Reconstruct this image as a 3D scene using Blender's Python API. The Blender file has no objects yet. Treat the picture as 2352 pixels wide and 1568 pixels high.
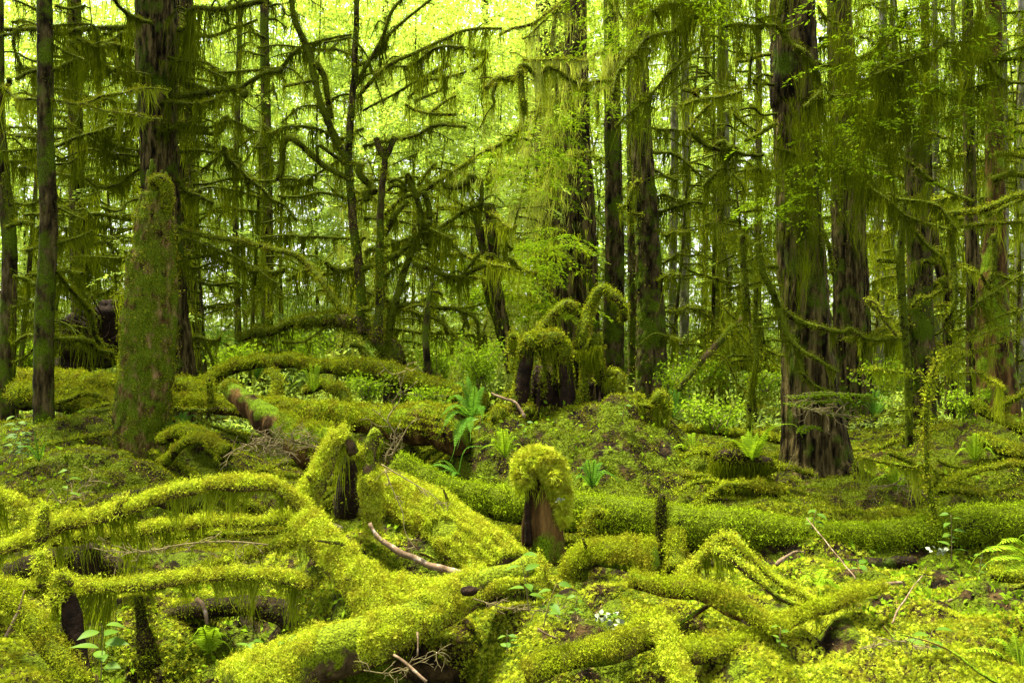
import bpy, math
import numpy as np
from math import radians as R, sin, cos, pi

S = bpy.context.scene
# ------------------------------------------------------------------ camera, world, sun, exposure
FPX = 2090.0                     # focal length in pixels of the 2352 px wide view
CAMZ = 1.7
cam = bpy.data.objects.new('camera', bpy.data.cameras.new('camera'))
S.collection.objects.link(cam)
cam.data.sensor_width = 36
cam.data.lens = 36 * FPX / 2352
cam.location = (0, 0, CAMZ)
cam.rotation_euler = (R(90), 0, 0)
cam.data.clip_start = 0.1
cam.data.clip_end = 2000
S.camera = cam

SUN_EL, SUN_AZ = 70, -50            # azimuth counted from +Y towards +X
w = bpy.data.worlds.new('World'); S.world = w; w.use_nodes = True
nt = w.node_tree; nt.nodes.clear()
sky = nt.nodes.new('ShaderNodeTexSky'); sky.sky_type = 'NISHITA'; sky.sun_disc = False
sky.sun_elevation = R(SUN_EL); sky.sun_rotation = R(SUN_AZ)
sky.air_density = 1.0; sky.dust_density = 1.0; sky.ozone_density = 0.6
bgn = nt.nodes.new('ShaderNodeBackground'); bgn.inputs[1].default_value = 0.095
wo = nt.nodes.new('ShaderNodeOutputWorld')
hs = nt.nodes.new('ShaderNodeHueSaturation'); hs.inputs['Saturation'].default_value = .22   # thin overcast: the blue is greyed out
nt.links.new(sky.outputs[0], hs.inputs['Color']); nt.links.new(hs.outputs[0], bgn.inputs[0]); nt.links.new(bgn.outputs[0], wo.inputs[0])
sl = bpy.data.lights.new('sun', 'SUN'); sl.energy = 5.0; sl.angle = R(9); sl.color = (1, .97, .78)
so = bpy.data.objects.new('sun', sl); S.collection.objects.link(so)
so.rotation_euler = (R(-(90 - SUN_EL)), 0, R(-SUN_AZ))
so.location = (0, 0, 40)
S.view_settings.view_transform = 'Standard'
S.view_settings.look = 'None'
S.view_settings.exposure = 2.6
S.view_settings.gamma = 1
S.cycles.max_bounces = 6; S.cycles.diffuse_bounces = 3; S.cycles.glossy_bounces = 1
S.cycles.transmission_bounces = 3; S.cycles.transparent_max_bounces = 4
S.cycles.use_denoising = True
S.cycles.caustics_reflective = False; S.cycles.caustics_refractive = False

rng = np.random.default_rng(7)
U = lambda a, b, n=None: rng.uniform(a, b, n)

# ------------------------------------------------------------------ materials
def ramp(nt, stops, src):
    r = nt.nodes.new('ShaderNodeValToRGB')
    els = r.color_ramp.elements
    while len(els) > 1: els.remove(els[-1])
    els[0].position = stops[0][0]; els[0].color = (*stops[0][1], 1)
    for p, c in stops[1:]:
        e = els.new(p); e.color = (*c, 1)
    nt.links.new(src, r.inputs[0]); return r.outputs[0]

def mixc(nt, f, a, b, mode='MIX'):
    m = nt.nodes.new('ShaderNodeMix'); m.data_type = 'RGBA'; m.blend_type = mode
    for s, v in ((m.inputs[0], f), (m.inputs[6], a), (m.inputs[7], b)):
        if hasattr(v, 'is_output'): nt.links.new(v, s)
        elif isinstance(v, (int, float)): s.default_value = v
        else: s.default_value = (*v, 1)
    return m.outputs[2]

def noise(nt, scale, detail=3, vec=None, rough=.6, lac=2.0):
    n = nt.nodes.new('ShaderNodeTexNoise'); n.inputs['Scale'].default_value = scale
    n.inputs['Detail'].default_value = detail; n.inputs['Roughness'].default_value = rough
    if vec is not None: nt.links.new(vec, n.inputs['Vector'])
    return n.outputs[0]

def coords(nt, sc=(1, 1, 1)):
    t = nt.nodes.new('ShaderNodeTexCoord'); m = nt.nodes.new('ShaderNodeMapping')
    m.inputs['Scale'].default_value = sc
    nt.links.new(t.outputs['Object'], m.inputs[0]); return m.outputs[0]

def foliage(name, cols, trans=.4, nscale=3.0, rough=.6, spec=.0, tint=None, flick=1.):
    """leaf-like faces: colour differs from leaf to leaf and from patch to patch"""
    m = bpy.data.materials.new(name); m.use_nodes = True; nt = m.node_tree; nt.nodes.clear()
    g = nt.nodes.new('ShaderNodeNewGeometry')
    c1 = ramp(nt, [(i / (len(cols) - 1), c) for i, c in enumerate(cols)], g.outputs['Random Per Island'])
    if flick < 1: c1 = mixc(nt, flick, tuple(sum(c[k] for c in cols) / len(cols) for k in range(3)), c1)
    n = noise(nt, nscale, 2, coords(nt))
    f = ramp(nt, [(.38, (0, 0, 0)), (.62, (1, 1, 1))], n)
    c2 = mixc(nt, f, c1, cols[0]) if tint is None else mixc(nt, f, c1, mixc(nt, .6, c1, tint))
    p = nt.nodes.new('ShaderNodeBsdfPrincipled'); p.inputs['Roughness'].default_value = rough
    p.inputs['Specular IOR Level'].default_value = spec
    t = nt.nodes.new('ShaderNodeBsdfTranslucent')
    ct = mixc(nt, 1.0, c2, (1.15, 1.12, .55), 'MULTIPLY')
    nt.links.new(c2, p.inputs[0]); nt.links.new(ct, t.inputs[0])
    mx = nt.nodes.new('ShaderNodeMixShader'); mx.inputs[0].default_value = trans
    o = nt.nodes.new('ShaderNodeOutputMaterial')
    nt.links.new(p.outputs[0], mx.inputs[1]); nt.links.new(t.outputs[0], mx.inputs[2]); nt.links.new(mx.outputs[0], o.inputs[0])
    return m

def solid(name, stops, nscale=6, sc=(1, 1, 1), bump=.5, bdist=.02, moss=None, mlo=.45, mhi=.6, mscale=2.5, up=0., rough=.85, bscale=None):
    """bark, wood, soil: noise colours, bump, and patches of moss growing where noise (and upward facing) says"""
    m = bpy.data.materials.new(name); m.use_nodes = True; nt = m.node_tree; nt.nodes.clear()
    v = coords(nt, sc)
    n = noise(nt, nscale, 5, v, .65)
    col = ramp(nt, stops, n)
    hgt = noise(nt, bscale or nscale * 1.6, 4, v, .6)
    if moss is not None:
        v2 = coords(nt)
        mn = noise(nt, mscale, 4, v2, .6)
        if up:
            g = nt.nodes.new('ShaderNodeNewGeometry'); sx = nt.nodes.new('ShaderNodeSeparateXYZ')
            nt.links.new(g.outputs['Normal'], sx.inputs[0])
            ma = nt.nodes.new('ShaderNodeMath'); ma.operation = 'MULTIPLY_ADD'
            nt.links.new(sx.outputs[2], ma.inputs[0]); ma.inputs[1].default_value = up; nt.links.new(mn, ma.inputs[2]); mn = ma.outputs[0]
        f = ramp(nt, [(mlo, (0, 0, 0)), (mhi, (1, 1, 1))], mn)
        fine = noise(nt, 85, 3, v2, .75)
        mc = ramp(nt, [(.36, tuple(x * .2 for x in moss)), (.5, moss), (.66, tuple(x * 1.9 for x in moss))], fine)
        col = mixc(nt, f, col, mc)
    p = nt.nodes.new('ShaderNodeBsdfPrincipled'); p.inputs['Roughness'].default_value = rough
    p.inputs['Specular IOR Level'].default_value = .03
    b = nt.nodes.new('ShaderNodeBump'); b.inputs['Strength'].default_value = bump; b.inputs['Distance'].default_value = bdist
    nt.links.new(hgt, b.inputs['Height']); nt.links.new(b.outputs[0], p.inputs['Normal'])
    nt.links.new(col, p.inputs[0])
    o = nt.nodes.new('ShaderNodeOutputMaterial'); nt.links.new(p.outputs[0], o.inputs[0])
    return m

M = {}
M['moss_gold'] = foliage('golden_moss', [(.14, .18, .003), (.28, .345, .008), (.37, .44, .014), (.50, .56, .06), (.26, .33, .008), (.16, .20, .003)], .17, 11, tint=(.17, .13, .010), flick=.6)
M['moss_log'] = foliage('log_moss', [(.05, .08, .002), (.11, .175, .004), (.17, .25, .006), (.25, .33, .012), (.08, .12, .003)], .17, 6, tint=(.15, .19, .006), flick=.6)
M['moss_green_shade_tint'] = foliage('shade_tinted_green_moss', [(.02, .03, .001), (.06, .085, .002), (.12, .15, .004), (.04, .055, .002)], .17, 6, tint=(.09, .09, .006), flick=.6)  # green moss, its colours darkened so that it reads as backlit
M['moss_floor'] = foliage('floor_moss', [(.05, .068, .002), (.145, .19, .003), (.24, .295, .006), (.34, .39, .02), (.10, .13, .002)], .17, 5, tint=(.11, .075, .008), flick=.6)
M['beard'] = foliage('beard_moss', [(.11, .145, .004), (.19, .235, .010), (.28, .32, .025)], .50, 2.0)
M['beard_shade_tint'] = foliage('shade_tinted_beard_moss', [(.035, .048, .001), (.075, .095, .003), (.13, .155, .006)], .35, 2.0)  # shaded copy of the beard moss: canopy shade and backlight in the colour
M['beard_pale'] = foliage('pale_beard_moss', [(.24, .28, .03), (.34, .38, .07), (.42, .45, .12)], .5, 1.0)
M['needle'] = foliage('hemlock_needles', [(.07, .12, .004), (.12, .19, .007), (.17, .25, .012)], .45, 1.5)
M['needle_far_glow'] = foliage('far_needles_glow_tint', [(.15, .25, .03), (.24, .35, .07), (.36, .45, .14)], .55, .25, tint=(.26, .34, .05))  # paler than the near needles: background glow and haze put into the colour
M['fern'] = foliage('fern_frond', [(.05, .12, .010), (.09, .19, .02)], .4, 3)
M['litter'] = foliage('dead_needles', [(.02, .012, .004), (.05, .028, .009), (.11, .065, .022), (.22, .15, .06)], .1, 4)
M['salal'] = foliage('broad_leaf', [(.04, .085, .005), (.06, .11, .008), (.08, .13, .008)], .25, 3, rough=.5, spec=.05)
M['herb'] = foliage('small_leaf', [(.10, .17, .006), (.16, .25, .010), (.22, .31, .018)], .35, 3, rough=.45)
M['bark'] = solid('fissured_bark', [(.40, (.003, .002, .0006)), (.5, (.027, .020, .006)), (.60, (.082, .062, .020))], 13, (1, 1, .13), 1.0, .05,
                  moss=(.035, .055, .002), mlo=.53, mhi=.66)
M['bark_moss'] = solid('mossy_bark', [(.38, (.004, .003, .001)), (.5, (.026, .019, .006)), (.64, (.08, .06, .022))], 10, (1, 1, .25), 1.0, .04,
                  moss=(.040, .062, .002), mlo=.46, mhi=.58)
M['snag'] = solid('mossy_snag_wood', [(.36, (.004, .002, .001)), (.5, (.06, .035, .010)), (.66, (.20, .13, .05))], 12, (1, 1, .3), 1.0, .05,
                  moss=(.055, .080, .003), mlo=.38, mhi=.54, mscale=5)
M['bark_grey'] = solid('grey_bark', [(.3, (.025, .021, .012)), (.5, (.09, .08, .05)), (.7, (.24, .23, .17))], 8, (1, 1, .5), .8, .02,
                  moss=(.07, .10, .005), mlo=.50, mhi=.66)
M['limb'] = solid('shade_tinted_mossy_limb', [(.35, (.004, .003, .001)), (.65, (.022, .015, .005))], 14, (1, 1, 1), 1.0, .03,
                  moss=(.045, .060, .002), mlo=.38, mhi=.48, up=.12, mscale=7)  # moss tone darkened to look backlit
M['limb_gold'] = solid('golden_limb', [(.35, (.012, .008, .004)), (.65, (.07, .045, .022))], 14, (1, 1, 1), 1.0, .03,
                  moss=(.07, .09, .003), mlo=.46, mhi=.58, up=.35, mscale=9)
M['rot'] = solid('rotten_wood', [(.32, (.003, .002, .001)), (.5, (.035, .019, .005)), (.7, (.14, .080, .022))], 7, (1, 1, .2), 1.0, .05,
                 moss=(.07, .11, .003), mlo=.50, mhi=.60, up=.15)
M['bare'] = solid('bare_branch', [(.3, (.045, .028, .014)), (.55, (.14, .095, .055)), (.7, (.34, .29, .21))], 16, (1, 1, 1), .5, .01)
M['twig'] = solid('dead_twig', [(.3, (.05, .04, .016)), (.7, (.17, .135, .06))], 20, (1, 1, 1), .2, .005)
M['black'] = solid('dark_rot_and_shade', [(.3, (.004, .003, .002)), (.7, (.022, .013, .007))], 10, (1, 1, 1), 1.0, .04,
                   moss=(.03, .05, .003), mlo=.62, mhi=.75)  # rotten wood, and also painted shade inside holes and gaps
M['soil'] = solid('soil_and_hollow_shade', [(.35, (.003, .002, .001)), (.5, (.012, .008, .003)), (.7, (.045, .028, .009))], 9, (1, 1, 1), 1.0, .08,
                  moss=(.045, .062, .002), mlo=.46, mhi=.54, mscale=4)  # near-black where moss is missing, painting dark hollows into the floor
M['lichen'] = solid('pale_lichen', [(.3, (.08, .10, .05)), (.7, (.24, .26, .18))], 25, (1, 1, 1), .8, .01)

# ------------------------------------------------------------------ numpy mesh tools
def nrm(a): return a / np.maximum(np.linalg.norm(a, axis=-1, keepdims=True), 1e-9)

def vnoise(p, seed=0):
    """value noise in [-1,1] at points p (N,3)"""
    p = np.asarray(p, float); i = np.floor(p).astype(np.int64); f = p - i; f = f * f * (3 - 2 * f)
    out = 0
    for dx in (0, 1):
        for dy in (0, 1):
            for dz in (0, 1):
                h = (i[..., 0] + dx) * 374761393 + (i[..., 1] + dy) * 668265263 + (i[..., 2] + dz) * 2147483647 + seed * 974634777
                h = (h ^ (h >> 13)) * 1274126177 & 0x7fffffff
                h = (h ^ (h >> 16)) & 0xffff
                wgt = (f[..., 0] if dx else 1 - f[..., 0]) * (f[..., 1] if dy else 1 - f[..., 1]) * (f[..., 2] if dz else 1 - f[..., 2])
                out = out + wgt * (h / 32767.5 - 1)
    return out

def fbm(p, o=3, seed=0):
    s = 0; a = 1.; t = 0
    for k in range(o):
        s = s + a * vnoise(np.asarray(p) * 2 ** k, seed + k); t += a; a *= .5
    return s / t

class MB:
    """collects quads and triangles with numpy, then becomes one mesh object"""
    def __init__(s): s.v = []; s.q = []; s.t = []; s.n = 0; s.qm = []; s.tm = []
    def add(s, v, q=None, t=None, m=0):
        v = np.asarray(v, np.float64).reshape(-1, 3)
        if q is not None and len(q): s.q.append(np.asarray(q).reshape(-1, 4) + s.n); s.qm.append(np.full(len(s.q[-1]), m))
        if t is not None and len(t): s.t.append(np.asarray(t).reshape(-1, 3) + s.n); s.tm.append(np.full(len(s.t[-1]), m))
        s.v.append(v); s.n += len(v)
    def build(s, name, mats, parent=None, loc=None, smooth=True):
        if not s.v: return None
        loc = np.array(loc if loc is not None else (parent['_o'] if parent is not None else (0, 0, 0)), float)
        v = np.concatenate(s.v) - loc
        q = np.concatenate(s.q) if s.q else np.zeros((0, 4), int); t = np.concatenate(s.t) if s.t else np.zeros((0, 3), int)
        me = bpy.data.meshes.new(name)
        me.vertices.add(len(v)); me.vertices.foreach_set('co', v.astype(np.float32).ravel())
        me.loops.add(q.size + t.size); me.loops.foreach_set('vertex_index', np.concatenate([q.ravel(), t.ravel()]).astype(np.int32))
        me.polygons.add(len(q) + len(t))
        me.polygons.foreach_set('loop_start', np.concatenate([np.arange(len(q)) * 4, q.size + np.arange(len(t)) * 3]).astype(np.int32))
        mi = np.concatenate((s.qm if s.q else []) + (s.tm if s.t else [])).astype(np.int32)
        me.polygons.foreach_set('material_index', mi)
        me.polygons.foreach_set('use_smooth', np.full(len(mi), smooth))
        for m in (mats if isinstance(mats, (list, tuple)) else [mats]): me.materials.append(M[m])
        me.update(calc_edges=True)
        o = bpy.data.objects.new(name, me); S.collection.objects.link(o)
        if parent is not None: o.parent = parent; o.location = loc - np.array(parent['_o'])
        else: o.location = loc
        o['_o'] = list(map(float, loc))
        return o

def tag(o, label=None, cat=None, group=None, kind=None):
    for k, v in (('label', label), ('category', cat), ('group', group), ('kind', kind)):
        if v: o[k] = v
    return o

def thing(name, loc, label, cat, group=None):
    o = bpy.data.objects.new(name, None); S.collection.objects.link(o)
    o.location = loc; o['_o'] = list(map(float, loc)); o.empty_display_size = .2
    return tag(o, label, cat, group)

# pixel helpers: 'F' is the 2352x1568 view; others are enlarged crops of it
CR = {'F': (0, 0, 1)}
for cn, cx in (('L', 0), ('M', 746.5), ('R', 1548.1)):
    for rn, ry in (('T', 0), ('C', 516.8), ('D', 1031.9)): CR[cn + rn] = (cx, ry, .34206)
def P(x, y, Y): return np.array([(x - 1176) / FPX * Y, Y, CAMZ + (784 - y) / FPX * Y])
def path(t, s, Y0, Y1=None, wob=.0):
    """'x,y x,y ...' in crop t, depth going from Y0 to Y1"""
    ox, oy, k = CR[t]
    p = np.array([[float(a) for a in w.split(',')] for w in s.split()])
    x = p[:, 0] * k + ox; y = p[:, 1] * k + oy
    Y1 = Y0 if Y1 is None else Y1
    d = np.concatenate([[0], np.cumsum(np.hypot(np.diff(x), np.diff(y)))]); d /= max(d[-1], 1e-6)
    Y = Y0 + (Y1 - Y0) * d
    return np.stack([(x - 1176) / FPX * Y, Y, CAMZ + (784 - y) / FPX * Y], 1)

def spline(p, step):
    """Catmull-Rom through p, resampled evenly"""
    p = np.asarray(p, float)
    if len(p) == 2: p = np.array([p[0], (p[0] + p[1]) / 2, p[1]])
    a = np.vstack([2 * p[0] - p[1], p, 2 * p[-1] - p[-2]])
    out = []
    for i in range(1, len(a) - 2):
        t = np.linspace(0, 1, 12, endpoint=False)[:, None]
        p0, p1, p2, p3 = a[i - 1], a[i], a[i + 1], a[i + 2]
        out.append(.5 * (2 * p1 + (p2 - p0) * t + (2 * p0 - 5 * p1 + 4 * p2 - p3) * t ** 2 + (3 * p1 - p0 - 3 * p2 + p3) * t ** 3))
    out.append(p[-1:]); c = np.vstack(out)
    d = np.concatenate([[0], np.cumsum(np.linalg.norm(np.diff(c, axis=0), axis=1))])
    n = max(4, int(d[-1] / step) + 1); s = np.linspace(0, d[-1], n)
    return np.stack([np.interp(s, d, c[:, k]) for k in range(3)], 1)

def frames(c):
    t = nrm(np.gradient(c, axis=0)); n = np.zeros_like(t)
    r = np.array([0, 0, 1.]) if abs(t[0, 2]) < .9 else np.array([1., 0, 0])
    n[0] = nrm(np.cross(t[0], r))
    for i in range(1, len(t)):
        n[i] = nrm(n[i - 1] - t[i] * np.dot(n[i - 1], t[i]))
    return t, n, np.cross(t, n)

def tube(mb, c, r, seg=10, amp=.15, freq=None, seed=0, m=0, cap=True, flute=0, ridge=0):
    """uneven tube along centre line c with radii r; returns surface points, normals"""
    t, n, b = frames(c); r = np.broadcast_to(r, (len(c),))
    a = np.linspace(0, 2 * pi, seg, endpoint=False)
    d = n[:, None] * np.cos(a)[None, :, None] + b[:, None] * np.sin(a)[None, :, None]
    rm = float(np.mean(r)); fr = freq or .8 / max(rm, .01)
    k = 1 + amp * fbm((c[:, None] + d * r[:, None, None]) * fr, 3, seed)
    if flute: k = k + flute * np.sin(a * 5 + seed)[None] * np.linspace(1, 0, len(c))[:, None] ** 2
    v = c[:, None] + d * (r[:, None] * k)[..., None]
    if ridge:
        q = v * np.array([1, 1, .22]); q = q + .25 * fbm(v * 3, 2, seed + 8)[..., None] * np.array([1, 1, 0]) * .3
        rd = 1 - np.abs(fbm(q * 17, 2, seed + 4)) * 2.6; rd = rd - .5 + .4 * vnoise(v * np.array([40, 40, 14]), seed)
        v = v + d * (rd * ridge)[..., None]
    L = len(c); i = np.arange(L - 1)[:, None] * seg; j = np.arange(seg)[None]; j2 = (j + 1) % seg
    q = np.stack([i + j, i + j2, i + seg + j2, i + seg + j], -1).reshape(-1, 4)
    vv = v.reshape(-1, 3)
    tr = None
    if cap:
        e0, e1 = len(vv), len(vv) + 1
        vv = np.vstack([vv, c[0] - t[0] * r[0] * .25, c[-1] + t[-1] * r[-1] * .35])
        jj = np.arange(seg); tr = np.concatenate([np.stack([np.full(seg, e0), (jj + 1) % seg, jj], 1),
                                                  np.stack([np.full(seg, e1), (L - 1) * seg + jj, (L - 1) * seg + (jj + 1) % seg], 1)])
    mb.add(vv, q, tr, m)
    return v.reshape(-1, 3), d.reshape(-1, 3)

def fronds(mb, p, n, size, m=0, feather=False, lie=.6, droop=.4, wid=.35):
    """moss fronds / leaves: each a bent leaf (or a small feathery fan) leaning out of the surface"""
    N = len(p)
    if N == 0: return
    p = np.asarray(p); n = nrm(np.asarray(n)); size = np.broadcast_to(size, (N,))
    rd = nrm(rng.normal(size=(N, 3)))
    d = nrm(n * U(.25, 1, N)[:, None] + lie * 1.6 * rd + np.array([0, 0, -droop]) * U(0, 1, N)[:, None])
    s = nrm(np.cross(d, nrm(rng.normal(size=(N, 3)) + n * .8)))
    up = np.cross(s, d)
    L = (size * U(.6, 1.3, N))[:, None]; W = L * wid
    if not feather:
        v = np.stack([p, p + d * L * .5 + s * W * .5 + up * L * .06, p + d * L - up * L * .15, p + d * L * .5 - s * W * .5 + up * L * .06], 1)
        mb.add(v, np.arange(N * 4).reshape(N, 4), None, m)
    else:
        vs = []; K = 6
        for k in range(K):
            f = (k + .5) / K
            a = (f - .5) * 2.4
            dd = d * cos(a) + s * sin(a); ss = -d * sin(a) + s * cos(a)
            ll = L * (1.0 - .35 * abs(f - .5) * 2) * (1 if k % 2 == 0 else .72)
            o = p + d * L * .12
            vs.append(np.stack([o, o + dd * ll * .5 + ss * ll * .055 + up * ll * .1, o + dd * ll - up * ll * .18, o + dd * ll * .5 - ss * ll * .055 + up * ll * .1], 1))
        v = np.stack(vs, 1)  # N,K,4,3
        # share the root vertex so that one fan is one island
        root = v[:, 0, 0]
        rest = v[:, :, 1:]
        vv = np.concatenate([root[:, None], rest.reshape(N, K * 3, 3)], 1)
        base = np.arange(N)[:, None, None] * (1 + K * 3)
        kk = np.arange(K)[None, :, None] * 3
        q = np.concatenate([np.broadcast_to(base, (N, K, 1)), base + kk + 1, base + kk + 2, base + kk + 3], 2)
        mb.add(vv, q, None, m)

def strands(mb, p, ln, wd, m=0, K=3, sway=.2, tip=None):
    """hanging beard moss: ribbons that taper to a point"""
    N = len(p)
    if N == 0: return
    p = np.asarray(p); ln = np.broadcast_to(ln, (N,)); wd = np.broadcast_to(wd, (N,))
    a = U(0, pi, N); s = np.stack([np.cos(a), np.sin(a) * .5, 0 * a], 1)
    dr = rng.normal(size=(N, 3)) * np.array([1, 1, .0]) * sway
    if tip is not None: dr = dr * .5 + tip / np.maximum(ln, .01)[:, None]
    rows = []
    for k in range(K + 1):
        f = k / K
        c = p + np.stack([dr[:, 0] * ln * f, dr[:, 1] * ln * f, -ln * f], 1) + rng.normal(size=(N, 3)) * (ln * .035 * (k > 0))[:, None] * np.array([1, 1, 0])
        hw = (wd * .5 * (1 - f) ** .7)[:, None] if k < K else np.zeros((N, 1))
        rows.append((c - s * hw, c + s * hw))
    vs = [x for k in range(K) for x in rows[k]] + [rows[K][0]]
    v = np.stack(vs, 1); nv = 2 * K + 1
    b = np.arange(N)[:, None] * nv
    q = np.concatenate([b + np.array([2 * k, 2 * k + 1, 2 * k + 3, 2 * k + 2]) for k in range(K - 1)], 0) if K > 1 else None
    t = b + np.array([2 * K - 2, 2 * K - 1, 2 * K])
    mb.add(v, q, t, m)

def curtain(mb, c, r, dens, lmean, wd, m=0, seed=0, patch=1.6, zoff=-.4):
    """strands hanging from a centre line; length comes and goes in clumps"""
    d = np.linalg.norm(np.diff(c, axis=0), axis=1); L = d.sum(); N = max(1, int(L * dens))
    cum = np.concatenate([[0], np.cumsum(d)]); s = U(0, L, N)
    p = np.stack([np.interp(s, cum, c[:, k]) for k in range(3)], 1)
    rr = np.interp(s, cum, np.broadcast_to(r, (len(c),)))
    p += rng.normal(size=(N, 3)) * np.array([.5, .5, 0]) * rr[:, None]; p[:, 2] += rr * zoff
    cl = fbm(p * np.array([1, 1, .3]) * patch * 2.2, 2, seed + 5); cl2 = vnoise(p * patch * 9, seed + 9)
    ln = lmean * np.clip(.55 + 1.3 * cl + .6 * cl2, .08, 2.4) * (.12 + 1.25 * U(0, 1, N) ** 1.4)
    cw = max(.05, lmean * .35) * U(.8, 1.3); ci = np.floor(s / cw + vnoise(p * 3, seed)) ; jit = np.random.default_rng(seed).uniform(-.3, .3, 4000)[ci.astype(int) % 4000]
    sc_ = np.clip((ci + .5 + jit) * cw, 0, L); ctr = np.stack([np.interp(sc_, cum, c[:, k]) for k in range(3)], 1)
    ln = ln * (.12 + 1.7 * np.random.default_rng(seed + 1).uniform(0, 1, 4000)[ci.astype(int) % 4000] ** 2)
    tp = (ctr - p) * .75; tp[:, 2] = 0
    strands(mb, p, ln, wd * U(.6, 1.4, N), m, tip=tp)

# ------------------------------------------------------------------ ground
MOUNDS = []   # x, y, height, rx, ry, power
def mound(px_, Y, h, rx, ry, pw=1.): MOUNDS.append(((px_ - 1176) / FPX * Y, Y, h, rx, ry, pw))
mound(1320, 11.3, .93, 1.35, 1.7, 1.6); mound(1130, 11.2, .30, .6, 1.0); mound(1500, 10.5, .3, .9, 1.0)
mound(150, 12.6, .62, 1.9, 1.5, 1.5); mound(330, 12.4, .35, 1.0, 1.0); mound(60, 9.5, .30, 1.3, 1.6)
mound(240, 10.0, .30, 1.1, .9)
mound(1000, 6.6, .52, .50, .75, 1.5); mound(900, 6.9, .25, .40, .6); mound(1130, 6.1, .20, .5, .5)
mound(800, 5.35, .50, .26, .45, 1.5); mound(760, 5.9, .42, .3, .5, 1.5); mound(905, 5.3, .25, .3, .35)
mound(1900, 11.3, .22, 1.1, 1.0); mound(1700, 9.8, .16, .45, .45)
mound(2290, 13.5, .55, 1.1, 1.0, 1.4); mound(2200, 10.0, .15, 1.2, .8); mound(2330, 10.5, .32, .5, .5)
mound(1450, 5.3, .18, .7, .5); mound(1850, 5.0, .12, .8, .5); mound(2200, 5.3, .22, .7, .7)
mound(1280, 5.2, .18, .35, .3); mound(1640, 14.5, .25, 1.4, 1.2); mound(560, 11., .2, .8, .8); mound(950, 16, .35, 2.2, 1.5)
mound(420, 15, .3, 1.3, 1.3); mound(2050, 17, .2, 2.2, 1.5)
TRENCH = []   # hollows under logs: two ends given by px and depth, how deep, how wide
def trench(xa, Ya, xb, Yb, dep, wd): TRENCH.append(((xa - 1176) / FPX * Ya, Ya, (xb - 1176) / FPX * Yb, Yb, dep, wd))
trench(1350, 7.75, 2300, 7.25, .26, .38); trench(1130, 7.9, 1350, 7.75, .12, .3); trench(640, 4.6, 1100, 5.05, .22, .25); trench(1230, 4.45, 1500, 4.6, .2, .2)
trench(900, 10.0, 1100, 9.9, .3, .35); trench(420, 11.2, 760, 9.2, .3, .5)
def gz(x, y):
    x = np.asarray(x, float); y = np.asarray(y, float)
    p = np.stack([x, y, np.zeros_like(x)], -1)
    z = .16 * fbm(p * .35, 3, 3) + .07 * fbm(p * 1.6, 3, 11) + .03 * fbm(p * 5.5, 2, 17)
    z = z - .05 + .07 * fbm(p * 3.1, 2, 23) * np.clip(1.6 - .02 * y, 0, 1) - .10 * np.clip(np.abs(fbm(p * 1.3, 2, 29)) * -6 + 1, 0, 1)
    for mx, my, h, rx, ry, pw in MOUNDS:
        z = z + h * np.exp(-(((x - mx) / rx) ** 2 + ((y - my) / ry) ** 2) ** pw)
    for xa, ya, xb, yb, dep, wd in TRENCH:
        dx, dy = xb - xa, yb - ya; t = np.clip(((x - xa) * dx + (y - ya) * dy) / (dx * dx + dy * dy), 0, 1)
        z = z - dep * np.exp(-((x - xa - t * dx) ** 2 + (y - ya - t * dy) ** 2) / wd ** 2)
    z = z + np.clip((y - 34) / 60, 0, 1) * 3.0
    # a hollow under the fallen branches bottom left
    z = z - .40 * np.exp(-(((x + 1.7) / .95) ** 2 + ((y - 5.3) / .55) ** 2) ** 1.5)
    return z
def gn(x, y):
    e = .03
    return nrm(np.stack([-(gz(x + e, y) - gz(x - e, y)) / (2 * e), -(gz(x, y + e) - gz(x, y - e)) / (2 * e), np.ones_like(x)], -1))

ys = np.concatenate([np.geomspace(1.5, 40, 620), np.geomspace(41, 400, 60)]); us = np.linspace(-1.05, 1.05, 520)
gx = us[None] * (ys[:, None] + 1.5); gy = np.broadcast_to(ys[:, None], gx.shape)
g = MB(); v = np.stack([gx, gy, gz(gx, gy)], -1).reshape(-1, 3)
nr, nc = gx.shape; ii = (np.arange(nr - 1)[:, None] * nc + np.arange(nc - 1)[None]).ravel()
g.add(v, np.stack([ii, ii + 1, ii + nc + 1, ii + nc], 1))
tag(g.build('ground', 'soil'), kind='structure')

def screen_pts(N, y0, y1, umax=.66):
    Y = 1 / U(1 / y1, 1 / y0, N); x = U(-umax, umax, N) * Y
    return x, Y
def carpet(name, N, y0, y1, mats, sz, label, feather, thr=-.35, nfreq=1.3, seed=31, lie=.55, wid=.35, mmix=.5, umax=.76, lift=0., inv=False):
    mb = MB(); x, Y = screen_pts(N, y0, y1, umax)
    k = fbm(np.stack([x, Y, 0 * x], -1) * nfreq, 3, seed) > thr
    if inv: k = ~k
    x, Y = x[k], Y[k]; p = np.stack([x, Y, gz(x, Y) + lift * Y], -1); n = gn(x, Y)
    sel = (vnoise(p * 1.1, seed + 3) + U(-.5, .5, len(x))) > (mmix - .5) * 2
    for i, q in enumerate((sel, ~sel)[:len(mats)] if len(mats) > 1 else (np.ones(len(x), bool),)):
        fronds(mb, p[q], n[q], sz(Y[q]), i, feather, lie=lie, wid=wid)
    o = mb.build(name, mats); tag(o, label, 'moss' if 'moss' in name else 'ground cover', kind='stuff'); return o
carpet('moss_carpet', 380000, 3.2, 9, ['moss_gold', 'moss_floor'], lambda Y: .008 + .0036 * Y, 'feathery golden green moss covering the near forest floor', True, -.20, nfreq=2.2, mmix=.40, seed=31)
carpet('moss_carpet', 740000, 8, 40, ['moss_floor', 'moss_green_shade_tint'], lambda Y: .006 + .0027 * Y, 'deep green moss covering the middle and far forest floor', False, -.66, nfreq=1.8, mmix=.62, seed=41, wid=.24)

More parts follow.
